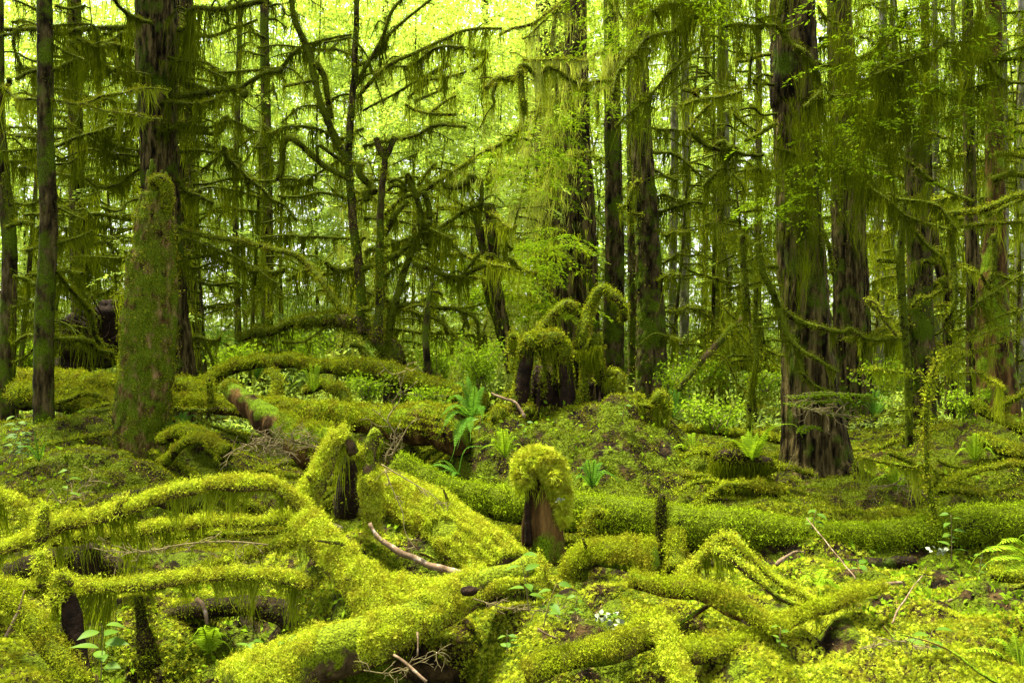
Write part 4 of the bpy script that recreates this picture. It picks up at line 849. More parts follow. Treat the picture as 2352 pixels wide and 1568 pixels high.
# bark-coloured sticks
for t, s, Y0, Y1, w0, w1, lab in (
    ('MD', '-90,540 0,490 60,510 110,530', 5.9, 5.85, 8, 12, 'bare pinkish stick with an orange broken end by the arch'),
    ('MD', '300,500 330,560 400,630 520,690 600,720 700,770 830,810 960,835', 5.7, 5.45, 12, 22, 'flaking grey-brown branch curving over the golden moss'),
    ('MD', '640,695 700,720 750,745', 5.55, 5.55, 9, 6, 'short dark broken stick on the golden moss'),
    ('RD', '20,1185 110,1120 180,1075 250,1030', 4.95, 5.05, 6, 14, 'charred black stick with a brown end on the near moss'),
    ('RD', '455,1145 530,1190', 4.85, 4.85, 9, 7, 'short brown stick lying in the near moss'),
    ('RD', '1465,1170 1500,1090 1560,1000 1610,920 1670,850', 4.9, 5.3, 5, 3, 'thin white bare twig standing in the moss at right'),
    ('RD', '1410,1180 1450,1240 1520,1310', 4.7, 4.6, 8, 4, 'dark twig poking up in the lower right moss'),
    ('RD', '1520,1240 1700,1280 1880,1350 2010,1450 2180,1568', 4.6, 4.3, 5, 8, 'long thin dark branch curving over the lower right corner'),
    ('RD', '1600,1045 1750,1030 1900,1000 2100,965', 5.5, 5.8, 10, 5, 'long flat brown splinter of wood in the moss at right'),
    ('LD', '165,940 130,1060 90,1150 40,1250', 4.75, 4.7, 4, 7, 'pale bare stick hanging from the lowest branch at the left edge'),
    ('RD', '890,460 960,540 1060,660 1150,770 1220,860', 6.9, 6.0, 3, 3, 'thin leaning stem of the leafy shoot before the long log'),
    ('MD', '1430,1215 1500,1250 1580,1280 1600,1300', 4.95, 4.95, 6, 3, 'grey lichened twig lying in the near centre'),
    ('MD', '1820,1110 1930,1100', 4.95, 4.95, 8, 6, 'small black stick beside the white lichen flakes'),
    ('MD', '620,1220 625,1300 620,1380', 4.7, 4.65, 4, 5, 'short upright brown twig before the big golden log'),
    ('MD', '460,1380 540,1440 620,1510 680,1560', 4.4, 4.3, 8, 9, 'brown branch leaning against the underside of the big golden log'),
    ('MC', '1120,1130 1200,1165 1270,1190 1310,1250 1340,1300', 10.4, 10.2, 6, 8, 'bare curved root on the hummock left of the root stump'),
    ('RD', '880,700 850,690 800,695 690,770', 6.9, 6.6, 3, 10, 'rotten brown wood fallen beneath the long log'),
    ('LD', '1320,1010 1370,1080 1390,1180', 5.2, 5.1, 12, 7, 'grey hanging piece of bark below the lowest near branch')):
    log('bare_stick', lab, 'stick', t, s, Y0, Y1, w0, w1, mat='bare' if 'dark' not in lab and 'black' not in lab else 'rot', fz=.0 if 'white' in lab or 'splinter' in lab else .06, seed=int(w0 * 7 + Y0 * 100), sty='mid', seg=10, group='bare sticks lying about', bare=(4, .1))
# posts behind
log('mossy_post', 'mossy upright post standing before the long log right of the cut stump', 'post', 'F', '1520,1300 1518,1250 1518,1190 1520,1150 1521,1138', 6.9, 6.9, 36, 22, sty='dark', mat='black', seed=120, hang=2.5, hlen=40)
log('mossy_stump', 'short bright mossy stub below the upright post', 'stump', 'F', '1556,1310 1553,1260 1548,1225', 6.3, 6.5, 44, 34, sty='mid', mat='limb', seed=121)
log('mossy_stub', 'bent mossy stub between the cut stump and the upright post', 'stub', 'F', '1345,1230 1352,1195 1365,1175 1385,1185', 7.0, 7.1, 24, 20, sty='mid', mat='limb', seed=122, hang=1, hlen=26)
log('mossy_post', 'small rounded mossy post behind the green level log', 'post', 'F', '484,925 482,890 481,872', 11.8, 11.8, 22, 22, sty='mid', mat='limb', seed=123, hang=1.5, hlen=24)
# side features of mid ground
for s, Y0, Y1, w0, w1, lab in (
    ('370,1010 420,990 470,1005 520,1050', 10.6, 10.0, 26, 34, 'small mossy limb beside the foot of the tall snag'),
    ('380,1065 420,1025 470,1015 520,1040', 9.8, 9.4, 20, 26, 'low mossy branch in the dark right of the snag foot'),
    ('620,850 640,880 620,930 600,955', 12.3, 11.8, 20, 22, 'mossy limb dropping from the arching log to the rotten log'),
    ('700,895 740,880 780,900 800,930', 13, 12.6, 24, 30, 'mossy knot of wood behind the rotten log'),
    ('300,830 335,865 370,905', 13.6, 13, 14, 18, 'mossy root running down beside the snag at left'),
    ('960,935 1000,915 1060,905', 11.5, 11.6, 12, 12, 'slender mossy branch lying left of the tall fern'),
    ('1620,1120 1680,1125 1740,1120 1790,1130', 9.3, 9.2, 26, 30, 'mossy hump of wood left of the largest trunk'),
    ('2240,1010 2300,1030 2350,1045', 10.8, 10.4, 30, 36, 'mossy log running off the right edge on the slope'),
    ('2150,1130 2200,1100 2290,1070 2360,1065', 9.9, 10.2, 12, 14, 'slim mossy log slanting up the slope at the right edge'),
    ('2230,920 2280,950 2350,985', 12.4, 12, 24, 30, 'mossy broken log on top of the right slope'),
    ('2290,935 2330,915 2370,900', 12.2, 12, 10, 14, 'mossy root sticking out of the right slope'),
    ('1560,985 1640,990 1700,1000 1790,1010', 11.6, 11.8, 18, 22, 'low mossy log left of the largest trunk foot'),
    ('2280,1320 2330,1325 2370,1320', 6.2, 6.2, 26, 30, 'dark rotten log end in the moss at the right edge'),
    ('1590,845 1660,840 1740,845 1790,850', 22, 22, 20, 18, 'far mossy log beyond the leaning dead pole')):
    log('mossy_log', lab, 'log', 'F', s, Y0, Y1, w0, w1, sty='mid', mat='limb', seed=int(w0 * 13 + Y0 * 31), hang=.6, hlen=18, seg=12)

# ------------------------------------------------------------------ cut stump with moss cap (centre)
CS = thing('cut_stump', P(1240, 1255, 6.35), 'split orange-brown stump under a thick golden moss cap in the centre', 'stump')
def blobmesh(mb, c, r, seed=0, amp=.25, seg=24, m=0, zf=None):
    """uneven rounded mass"""
    th_ = np.linspace(0.02, pi - .02, seg // 2 + 1); ph = np.linspace(0, 2 * pi, seg, endpoint=False)
    d = np.stack([np.sin(th_)[:, None] * np.cos(ph)[None], np.sin(th_)[:, None] * np.sin(ph)[None], np.cos(th_)[:, None] * np.ones(seg)[None]], -1)
    k = 1 + amp * fbm(d * 1.7 + seed, 3, seed)
    v = np.asarray(c) + d * np.asarray(r) * k[..., None]
    n = seg // 2 + 1; i = np.arange(n - 1)[:, None] * seg; j = np.arange(seg)[None]; j2 = (j + 1) % seg
    mb.add(v.reshape(-1, 3), np.stack([i + j, i + seg + j, i + seg + j2, i + j2], -1).reshape(-1, 4), None, m)
    return v.reshape(-1, 3), d.reshape(-1, 3)
mb = MB(); c = np.array([P(1246, y, 6.4) for y in (1290, 1250, 1200, 1150, 1110, 1085)]); c = spline(c, .03)
tube(mb, c, np.linspace(.150, .125, len(c)), 48, .14, freq=5, seed=131, flute=.12); mb.build('trunk', 'rot', CS)
mb = MB(); c = spline([P(1214, 1252, 6.27), P(1212, 1180, 6.275), P(1214, 1120, 6.28)], .03); tube(mb, c, np.linspace(.028, .012, len(c)), 8, .4, seed=3); mb.build('split', 'black', CS)
mb = MB()
for x, y, Yq, rx, rz, n in ((1230, 1070, 6.35, .115, .055, 3800), (1202, 1086, 6.25, .06, .09, 1500), (1270, 1096, 6.3, .07, .075, 2200), (1286, 1140, 6.3, .045, .10, 1600), (1294, 1180, 6.3, .03, .06, 500), (1222, 1052, 6.3, .10, .05, 1600), (1258, 1058, 6.3, .07, .05, 900)):
    v, d = blobmesh(mb, P(x, y, Yq), (rx, rx, rz), seed=x, amp=.5); fuzz_on(mb, v, d, int(n * 1.4), .036, 1, True, zmin=-.9, step=.03, lie=.7)
mb.build('moss_cap', ['limb_gold', 'moss_gold'], CS)

mb = MB(); a = U(0, 2 * pi, 500); p = P(1245, 1110, 6.38) + np.stack([np.cos(a) * .18, np.sin(a) * .16, U(-.06, .06, 500)], 1); strands(mb, p, U(.02, .11, 500), .006); mb.build('hanging_moss', 'beard', CS)

# ------------------------------------------------------------------ root stump on the hummock
RS = thing('root_stump', P(1270, 955, 10.9), 'rotten upturned root stump draped with moss on the hummock', 'stump')
mb = MB()
for s, w0, w1, Yq in (('1195,960 1200,900 1205,850 1215,800', 42, 26, 10.9), ('1300,950 1305,900 1300,850 1290,810', 40, 26, 10.9), ('1240,960 1250,900 1248,850', 26, 14, 11.2), ('1270,960 1270,890 1262,840', 24, 14, 11.2),
                      ('1232,955 1236,930 1238,890', 12, 7, 10.75), ('1330,960 1340,920 1350,880', 46, 34, 11.3), ('1380,950 1390,900 1378,860', 30, 26, 11.4), ('1235,960 1250,955 1270,950', 40, 34, 11.3)):
    c = spline(path('F', s, Yq), .05); tube(mb, c, np.linspace(wpx(w0, Yq), wpx(w1, Yq), len(c)), 12, .35, seed=w0)
blobmesh(mb, P(1256, 900, 11.15), (.22, .16, .30), seed=4, amp=.5)  # near-black core: painted shade for the hole inside the stump
mb.build('trunk', 'black', RS)
mb = MB()
for x, y, Yq, rx, rz in ((1222, 785, 10.9, 22, 20), (1246, 776, 10.9, 16, 14), (1272, 782, 10.85, 24, 22), (1296, 806, 10.85, 14, 26), (1204, 806, 10.9, 13, 24), (1178, 775, 11, 11, 13), (1345, 800, 11.2, 20, 15), (1366, 790, 11.1, 15, 12), (1330, 815, 11.2, 12, 14), (1190, 925, 10.9, 14, 36), (1320, 925, 11, 24, 24), (1405, 870, 11.3, 16, 10), (1376, 850, 11.3, 12, 26), (1215, 945, 10.7, 14, 16), (1150, 960, 10.9, 22, 26)):
    k = Yq / FPX; v, d = blobmesh(mb, P(x, y, Yq), (rx * k, rx * k, rz * k), seed=x, amp=.35, seg=20); fuzz_on(mb, v, d, int(rx * rz * 2.6), .028, 1, zmin=-.8, step=.04, lie=.7, wid=.3)
mb.build('moss_cap', ['limb', 'moss_floor'], RS)
mb = MB()
for x, y, hw, n, ln in ((1215, 800, 18, 90, 34), (1246, 790, 12, 60, 50), (1275, 800, 20, 110, 50), (1302, 830, 10, 70, 60), (1345, 810, 20, 110, 50), (1368, 800, 12, 110, 80), (1178, 785, 8, 40, 24), (1400, 875, 16, 60, 40)):
    k = 10.9 / FPX; p = P(x, y, 10.85) + np.stack([U(-hw, hw, n) * k, U(-hw, hw, n) * k * .7, U(-10, 10, n) * k], 1); strands(mb, p, U(.2, 1.1, n) * ln * k, .010, sway=.15)
mb.build('hanging_moss', 'beard_shade_tint', RS)
LL(RS, 'F', [('1196,955 1192,900 1194,850 1202,805', 26, 22, dict(hlen=12)), ('1312,950 1308,900 1306,860 1298,815', 26, 22, dict(hlen=16)), ('1240,800 1252,840 1246,880 1250,930', 15, 14, dict(hlen=10)), ('1222,800 1216,850 1212,900 1218,945', 16, 14, dict(hlen=10)), ('1288,820 1292,870 1286,930 1300,950', 18, 16, dict(hlen=10)), ('1205,940 1180,950 1160,975 1150,1000', 22, 14, dict(hlen=6)), ('1240,950 1262,960 1290,962', 20, 16, dict(hlen=6)), ('1268,800 1276,850 1270,890', 14, 9, dict(hlen=14)), ('1345,930 1340,880 1345,820', 24, 20, dict(hlen=18)),
    ('1235,770 1260,735 1285,712 1305,700 1318,712', 22, 34, dict(hlen=16, hang=1.5)), ('1325,800 1340,760 1355,710 1378,668 1390,662 1410,680 1428,700 1434,735', 34, 22, dict(hlen=22, hang=1.2)),
             ('1355,850 1375,800 1368,770', 20, 26, dict(hlen=16)), ('1422,925 1425,870 1415,855 1395,862', 26, 16, dict(hlen=26, hang=2)), ('1178,845 1178,800 1180,775', 14, 26, dict(hlen=12)),
             ('1300,930 1340,935 1400,955 1440,985', 26, 14, dict(hang=.3, hlen=10)), ('1190,940 1160,985 1140,1010', 24, 18, dict(hlen=14))], 11, 11.1, sty='mid', fz=1.3)
MF = thing('mossy_stump', P(1505, 975, 10.2), 'hooded figure-like mossy stub right of the root stump', 'stump')
LL(MF, 'F', [('1500,985 1500,945 1508,915 1520,905 1530,925 1528,955', 30, 22, dict(hlen=34, hang=3)), ('1470,985 1475,940 1465,905', 22, 14, dict(hlen=16)), ('1500,940 1480,930 1465,925', 14, 9, dict(hlen=12))], 10.4, 10.4, sty='mid', name='stub', fz=1.3)
# mossy clump left of the largest trunk
MC2 = thing('mossy_stump', P(1690, 1110, 9.6), 'dark mossy clump on a hollow stub left of the largest trunk foot', 'stump')
mb = MB()
for x, y, rx, rz in ((1690, 1050, 50, 26), (1660, 1065, 26, 22), (1730, 1065, 44, 22), (1700, 1040, 30, 20)):
    k = 9.6 / FPX; v, d = blobmesh(mb, P(x, y, 9.6), (rx * k, rx * k * .8, rz * k), seed=x, amp=.3, seg=20); fuzz_on(mb, v, d, int(rx * rz * 2.6), .028, 1, zmin=-.9, step=.04)
mb.build('moss_cap', ['black', 'moss_green_shade_tint'], MC2)
mb = MB(); n = 700; k = 9.6 / FPX; p = P(1690, 1065, 9.55) + np.stack([U(-60, 70, n) * k, U(-35, 25, n) * k, U(-6, 10, n) * k], 1); strands(mb, p, U(.2, 1, n) * 46 * k, .013); mb.build('hanging_moss', 'beard_shade_tint', MC2)
mb = MB(); 
for x in (1678, 1700): c = spline(path('F', f'{x},1120 {x+3},1080 {x+6},1050', 9.65), .04); tube(mb, c, wpx(16, 9.6), 8, .3, seed=x)
mb.build('trunk', 'black', MC2)

# upturned root mass far left
RM = thing('root_plate', P(215, 860, 20), 'black upturned root plate of a fallen tree at far left', 'root')
mb = MB()
for x, y, rx, rz in ((235, 760, 52, 66), (200, 800, 60, 50), (170, 790, 34, 60), (140, 850, 60, 26), (60, 860, 40, 16), (255, 720, 30, 34)):
    k = 20 / FPX; blobmesh(mb, P(x, y, 20.5), (rx * k, rx * k * .6, rz * k), seed=x, amp=.6, seg=40)
for i in range(26):
    a = U(0, pi); L0 = U(.5, 1.2); c0 = P(215, 790, 20.2); q = np.array([c0, c0 + np.array([cos(a), -.2, sin(a)]) * L0 * .6, c0 + np.array([cos(a + .3), -.3, sin(a + .3)]) * L0])
    c = spline(q, .08); tube(mb, c, np.linspace(.05, .01, len(c)), 6, .3, seed=i)
mb.build('root_mass', 'black', RM)

# ------------------------------------------------------------------ ferns
def frond_blade(mb, c, wid, n, m=0, tip=.05):
    """one fern frond: rachis c with n pairs of leaflets"""
    L = len(c); s = np.linspace(.10, .99, n); idx = s * (L - 1)
    p = np.stack([np.interp(idx, np.arange(L), c[:, k]) for k in range(3)], 1); t = nrm(np.gradient(p, axis=0))
    up = np.array([0, 0, 1.]); sd = nrm(np.cross(t, up)); nm = np.cross(sd, t)
    w_ = wid * np.sin(np.clip(s * 1.15 + .12, 0, 1) * pi) ** .6 * (1 - s * .45)
    sp = np.linalg.norm(p[1] - p[0])
    for sg in (-1, 1):
        d = nrm(sd * sg + t * .28 - nm * .12 + rng.normal(size=p.shape) * .06); l = (w_ * U(.9, 1.1, n))[:, None]
        v = np.stack([p - t * sp * .3, p + d * l * .55 - t * sp * .32, p + d * l, p + d * l * .5 + t * sp * .34, p + t * sp * .3], 1)
        b = np.arange(n)[:, None] * 5
        mb.add(v, b + np.array([0, 1, 3, 4]), b + np.array([1, 2, 3]), m)
def fern(label, x, y, Y, fr, n=26, wid=.075, mat='fern'):
    """fr: list of (dx_px, dy_px of the tip, dx_mid, dy_mid, depth shift)"""
    b = P(x, y, Y); th = thing('sword_fern', b, label, 'fern', 'ferns')
    for dx, dy, mx, my, dd in fr:
        c = spline([b, P(x + mx * .8, y + my * 1.15 - 6, Y + dd * .5), P(x + dx * .85, y + dy * .95 - 4, Y + dd), P(x + dx * 1.05, y + dy + abs(dx) * .22 + 6, Y + dd * 1.1)], .03)
        mb = MB(); tube(mb, c, np.linspace(.006, .002, len(c)), 4, 0, m=0); frond_blade(mb, c, wid, n); mb.build('frond', mat, th)
    return th
fern('tall sword fern standing left of the root stump', 1085, 960, 9.9, [(-15, -110, -10, -60, .3), (5, -85, 6, -50, -.2), (35, -70, 24, -50, .2), (-60, -75, -28, -60, .1), (-85, 0, -45, -22, -.4), (-75, -32, -40, -40, .3), (-50, 85, -36, 20, -.6), (-35, 60, -25, 10, -.5), (-80, 30, -50, -10, -.5), (-5, 50, -6, 5, -.5), (28, 10, 22, -20, -.4)], 30, .085)
fern('low arching fern just below the tall sword fern', 1052, 1090, 8.8, [(75, -62, 22, -46, 0), (-60, -25, -30, -20, -.2), (-90, -10, -40, -14, 0), (-75, 8, -36, -4, -.3), (-15, 16, -10, 0, -.4), (-120, 14, -60, -16, .2)], 26, .045)
fern('bright sword fern left of the largest trunk', 1728, 1058, 9.4, [(0, -96, -2, -56, 0), (-74, -46, -34, -30, -.2), (-12, -75, -10, -40, .2), (16, -66, 10, -40, .1), (50, -80, 28, -30, -.2), (110, -84, 44, -56, -.3), (-30, -56, -20, -36, .2), (30, -50, 16, -30, -.3)], 30, .09, 'herb')
fern('broad pale fern leaning in from the right edge', 2380, 1300, 5.8, [(-150, -28, -70, -34, -.2), (-130, -6, -60, -16, -.3), (-100, -50, -50, -48, 0), (-90, 22, -40, 0, -.3), (-40, -72, -24, -50, 0)], 24, .11, 'herb')
fern('pale fern in the lower right corner', 2345, 1555, 4.6, [(-150, -60, -70, -46, 0), (-170, -24, -80, -26, 0), (-80, -90, -40, -60, .1), (-30, -110, -16, -70, .1), (20, -90, 10, -60, 0)], 22, .07, 'herb')
fern('small fern in front of the long log', 1875, 1340, 6.2, [(60, 18, 30, -4, -.1), (30, -30, 18, -22, .1), (-50, 0, -26, -12, 0), (10, 22, 8, 2, -.3), (90, 30, 44, 4, -.1)], 20, .055, 'herb')
fern('little fern by the slim trunk at far left', 90, 1060, 9.5, [(-12, -70, -10, -40, 0), (-60, -20, -30, -26, 0), (24, -40, 14, -30, 0)], 20, .06)
fern('pale fern growing behind the sapling by the tall fern', 1180, 830, 16, [(-50, -30, -24, -30, 0), (40, -24, 20, -24, 0), (0, -44, 0, -24, 0), (60, 5, 30, -10, 0)], 18, .12)
fern('bright fern clump beyond the arching log', 880, 820, 17, [(-50, -20, -24, -26, 0), (46, -20, 24, -22, 0), (0, -40, 0, -24, 0), (-70, 4, -34, -12, 0)], 18, .13)
fern('fern lit up beyond the double brown trunks', 500, 800, 19, [(-40, -34, -20, -26, 0), (40, -30, 20, -24, 0), (4, -54, 0, -30, 0), (60, -4, 30, -14, 0)], 18, .14)

for i_, (lab, x, y, Yq) in enumerate((('fern on the left flank of the hummock', 1160, 1050, 9.0), ('fern beside the cut stump below the hummock', 1360, 1120, 8.8), ('fern spreading behind the long log at right', 2060, 1130, 9.2), ('fern left of the leaning dead pole foot', 1545, 960, 12.4),
    ('small fern between the hooded stub and the clump', 1590, 1060, 10.2), ('fern by the foot of the reddish trunk', 2010, 960, 13), ('fern below the arching log', 720, 900, 12.6), ('fern at the foot of the tall snag', 420, 1010, 11.4), ('fern on the right slope', 2240, 1060, 10.6), ('fern far behind the double brown trunks', 590, 870, 16), ('fern in the gap under the lowest near branch', 480, 1500, 5.1))):
    fern(lab, x, y, Yq, [(cos(a) * U(40, 70), -abs(sin(a)) * 40 - U(5, 20), cos(a) * 30, -abs(sin(a)) * 30 - 20, U(-.3, .3)) for a in np.linspace(0, pi, 8) + U(-.15, .15, 8)], 22, .05, 'fern' if i_ % 2 else 'herb')
# ------------------------------------------------------------------ leafy shoots (broad leaves)
def leafblade(mb, b, d, ln, wd, nrml, m=0):
    s = nrm(np.cross(d, nrml)); u = np.cross(s, d); K = 6; L_, R_, C_ = [], [], []
    for k in range(K + 1):
        f = k / K; w_ = wd * .5 * math.sin(min(1, f * 1.05 + .02) * pi) ** .8 * (1 - .25 * f); c = b + d * ln * f - u * ln * .25 * f * f
        L_.append(c - s * w_ + u * w_ * .25); R_.append(c + s * w_ + u * w_ * .25); C_.append(c)
    v = np.array(L_ + C_ + R_); q = [(k, k + 1, K + 1 + k + 1, K + 1 + k) for k in range(K)] + [(K + 1 + k, K + 1 + k + 1, 2 * K + 2 + k + 1, 2 * K + 2 + k) for k in range(K)]
    mb.add(v, q, None, m)
def shoot(label, x, y, Y, h, n, leaf, sway=0., group='broad-leaved shoots', mat='salal', spread=.5):
    b = P(x, y, Y); th = thing('leafy_shoot', b, label, 'plant', group)
    c = spline([b, b + [sway * .4 * h, 0, h * .5], b + [sway * h, U(-.1, .1) * h, h]], .03)
    mb = MB(); tube(mb, c, np.linspace(.004, .0015, len(c)) * (Y / 6) ** .5, 5, .1); mb.build('stem', 'twig', th)
    mb = MB()
    for i in range(n):
        f = .3 + .7 * i / max(n - 1, 1); p = c[int(f * (len(c) - 1))]; a = i * 2.4 + U(-.5, .5)
        d = nrm(np.array([cos(a), sin(a) * .8, U(-.15, .35)])); leafblade(mb, p + d * leaf * spread * .3, d, leaf * U(.75, 1.2), leaf * .55, nrm(np.array([U(-.3, .3), U(-.6, .1), 1])))
    mb.build('leaves', mat, th)
for a in (('tall broad-leaved shoot with blue-green leaves at the left edge', 52, 1070, 9.0, .50, 16, .105, -.1), ('second leafy shoot close to the slim trunk at left', 20, 1075, 8.6, .42, 12, .10, .3), ('three-leaved shoot on the left slope', 155, 1150, 7.6, .26, 5, .085, .05),
          ('large-leaved shoot growing in the lower left gap', 232, 1560, 4.45, .27, 9, .115, .05), ('small shoot below the lowest near branch', 575, 1500, 4.9, .10, 4, .075, .1), ('pair of pale leaves near the big golden log', 660, 1500, 4.7, .09, 4, .07, -.1),
          ('upright shoot before the centre stump with long leaves', 1215, 1405, 4.75, .30, 6, .095, -.15), ('leaning shoot with drooping leaves on the near moss', 1248, 1440, 4.7, .22, 6, .09, .3), ('shoot of round leaves by the near hollow', 1165, 1500, 4.6, .12, 7, .055, 0),
          ('small shoot in the brown litter right of centre', 1320, 1420, 4.8, .12, 5, .055, .1), ('shoot beside the white lichen flakes', 1410, 1430, 4.9, .08, 4, .05, .1), ('tip of leafy shoot over the long log', 1866, 1215, 7.4, .16, 8, .095, .2),
          ('dusty leaf pair low before the long log', 1975, 1330, 6.6, .14, 4, .10, -.1), ('blue-green shoot standing before the right end of the long log', 2185, 1290, 7.0, .36, 10, .095, .02), ('fresh shoot beside the folded golden branch', 1700, 1300, 6.4, .22, 8, .05, .02),
          ('leafy shoot below the right end of the long log', 2250, 1325, 6.6, .20, 6, .07, .1), ('shoot near the bottom right with wide leaves', 2130, 1500, 4.6, .12, 6, .09, .2), ('little shoot in the near moss under the pointed branch', 1790, 1480, 4.6, .09, 5, .05, .1),
          ('leafy shoot under the tall fern', 1100, 1000, 9.4, .20, 6, .09, .1), ('leafy shoot on the front of the hummock', 1200, 1010, 9.3, .18, 6, .07, .2), ('pale leaves at the right shoulder of the hummock', 1430, 960, 10.0, .14, 6, .08, .2),
          ('shoot in the shadow by the right slope', 2120, 1100, 9.4, .2, 6, .08, 0)):
    shoot(*a)
# huckleberry bushes
def bush(label, x, y, Y, rx, rz, n, leaf, mat='herb', name='bush', nst=9):
    b = P(x, y, Y); th = thing(name, b, label, 'bush', 'leafy bushes'); k = Y / FPX; mb = MB(); lf = MB()
    for i in range(nst):
        e = b + np.array([U(-1, 1) * rx * k, U(-.6, .6) * rx * k, U(.5, 1.05) * rz * k]); c = spline([b + [U(-.1, .1), U(-.1, .1), 0], (b + e) / 2 + [U(-.1, .1), 0, .08], e], .08)
        tube(mb, c, np.linspace(.010, .003, len(c)), 5, .1); m_ = n // nst; q = c[rng.integers(len(c) // 4, len(c), m_)] + rng.normal(size=(m_, 3)) * rx * k * .16
        fronds(lf, q, np.tile([0, -.3, 1.], (m_, 1)), leaf, 0, lie=1.2, droop=.3, wid=.62)
    mb.build('stems', 'twig', th); lf.build('leaves', mat, th)
for a in (('glossy-leaved bush behind the tall fern', 1105, 890, 12.6, 80, 110, 1500, .05), ('bush left of the tall fern beneath the hanging branches', 1010, 870, 14.5, 70, 80, 900, .06), ('low bush between the arching log and the bowed tree', 850, 915, 12.4, 60, 45, 600, .05),
          ('light green bush right of the thick dark trunk', 1560, 930, 13.5, 60, 90, 900, .05), ('low leafy patch before the leaning pole', 1650, 985, 11.5, 80, 60, 1000, .045), ('small leafy bush at the foot of the torn old trunk', 2230, 960, 12.5, 60, 60, 600, .05),
          ('bush behind the burl-topped snag', 2030, 900, 16, 70, 60, 600, .07), ('bright bush at the far left past the slim trunk', 60, 850, 20, 50, 70, 400, .09), ('pale bush in the glow behind the bowed tree', 700, 830, 19, 90, 60, 900, .08),
          ('bright bush in the glow past the snag', 530, 860, 18, 70, 60, 700, .08), ('bush below the green level log', 980, 940, 11.2, 60, 40, 500, .045), ('far bush beyond the leaning pole', 1620, 880, 20, 90, 50, 700, .09), ('far bush left of the reddish trunk foot', 1760, 900, 18, 50, 50, 400, .08)):
    bush(*a)

# twiggy dead branches
def twigs(label, t, s, Y0, Y1, n, ln, w0=3, sty='twig', up=.5, flat=.4, name='dead_twigs', moss=0):
    p = path(t, s, Y0, Y1); c = spline(p, .03); b = c[0]; th = thing(name, b, label, 'twig'); mb = MB(); k = (Y0 + Y1) / 2 / FPX
    tube(mb, c, np.linspace(wpx(w0, Y0), .0018, len(c)), 5, .2)
    hm = MB()
    for i in range(n):
        j = int(U(.1, 1) * (len(c) - 1)); tt = nrm(c[min(j + 1, len(c) - 1)] - c[max(j - 1, 0)]); d = nrm(tt * .7 + rng.normal(size=3) * np.array([1, flat, up])); L0 = ln * k * U(.4, 1.1)
        q = spline([c[j], c[j] + d * L0 * .5, c[j] + nrm(d + rng.normal(size=3) * .35) * L0], .03); tube(mb, q, np.linspace(.0028, .0012, len(q)) * (Y0 / 5), 4, 0, cap=False)
        for _ in range(2):
            e = q[int(U(.3, 1) * (len(q) - 1))]; d2 = nrm(d + rng.normal(size=3) * .7); q2 = spline([e, e + d2 * L0 * .2, e + d2 * L0 * .4], .03); tube(mb, q2, np.linspace(.002, .001, len(q2)) * (Y0 / 5), 4, 0, cap=False)
        if moss: curtain(hm, q, .01, 60, moss * k, .006)
    mb.build('twigs', sty, th)
    if hm.n: hm.build('hanging_moss', 'beard', th)
twigs('forked bare pale branch sticking up before the bowed tree', 'MC', '400,1570 470,1420 420,1300 500,1180 510,1080 560,920', 8.4, 8.6, 12, 60, 5, up=1)
twigs('bare reddish branch rising from the moss right of the arch', 'MC', '440,1560 520,1420 560,1350 620,1290', 6.6, 6.7, 9, 50, 5, up=1)
twigs('spreading bare white-grey spray between the level near branches', 'LD', '1800,640 1600,620 1400,620 1200,640 1000,680 780,690 620,660', 5.3, 5.1, 34, 44, 4, flat=.3)
twigs('tangle of dry brown twigs in front of the rotten log', 'LC', '2250,1540 2100,1480 1900,1440 1750,1420', 8.6, 8.4, 44, 60, 4, up=.9)
twigs('second tangle of dry twigs right of the snag foot', 'LC', '1500,1560 1600,1500 1720,1470 1850,1500 2000,1540', 8.2, 8.2, 40, 50, 4, up=.8)
twigs('dry hanging twigs on the arch of moss', 'MD', '380,100 480,160 600,230 700,290 780,360 800,420', 5.8, 5.6, 8, 40, 4, moss=14)
twigs('fine hanging twig falling over the golden log', 'MD', '400,130 450,260 520,420 540,560 620,680', 5.7, 5.5, 7, 34, 3)
twigs('brown twigs lying against the big golden log', 'MD', '260,1480 430,1500 600,1440 780,1360 850,1410', 4.45, 4.5, 16, 50, 3, up=.8)
twigs('thin twigs under the largest trunk at its mossy foot', 'RD', '640,260 720,180 780,120', 9.6, 9.6, 14, 50, 3)
twigs('dry twigs in the moss of the lower right', 'RD', '1250,1340 1400,1300 1560,1290 1640,1350', 4.6, 4.5, 20, 46, 3, up=.7)
twigs('twiggy litter at the middle of the left gap', 'LD', '1250,860 1350,800 1500,760 1700,760', 5.8, 5.8, 30, 40, 3)
twigs('dry twigs standing left of the slope shoots', 'LD', '340,260 420,360 560,240 640,180', 7.6, 7.8, 10, 50, 3, up=.9)
twigs('dry twig tangle beside the right-hand sapling', 'RD', '1300,260 1450,240 1600,260 1700,330', 8.4, 8.4, 22, 50, 3)
twigs('dry twigs in the near litter right of the big golden log', 'MD', '1000,1000 1200,1060 1400,1080 1600,1100 1760,1180', 4.8, 4.9, 30, 40, 3, up=.6)

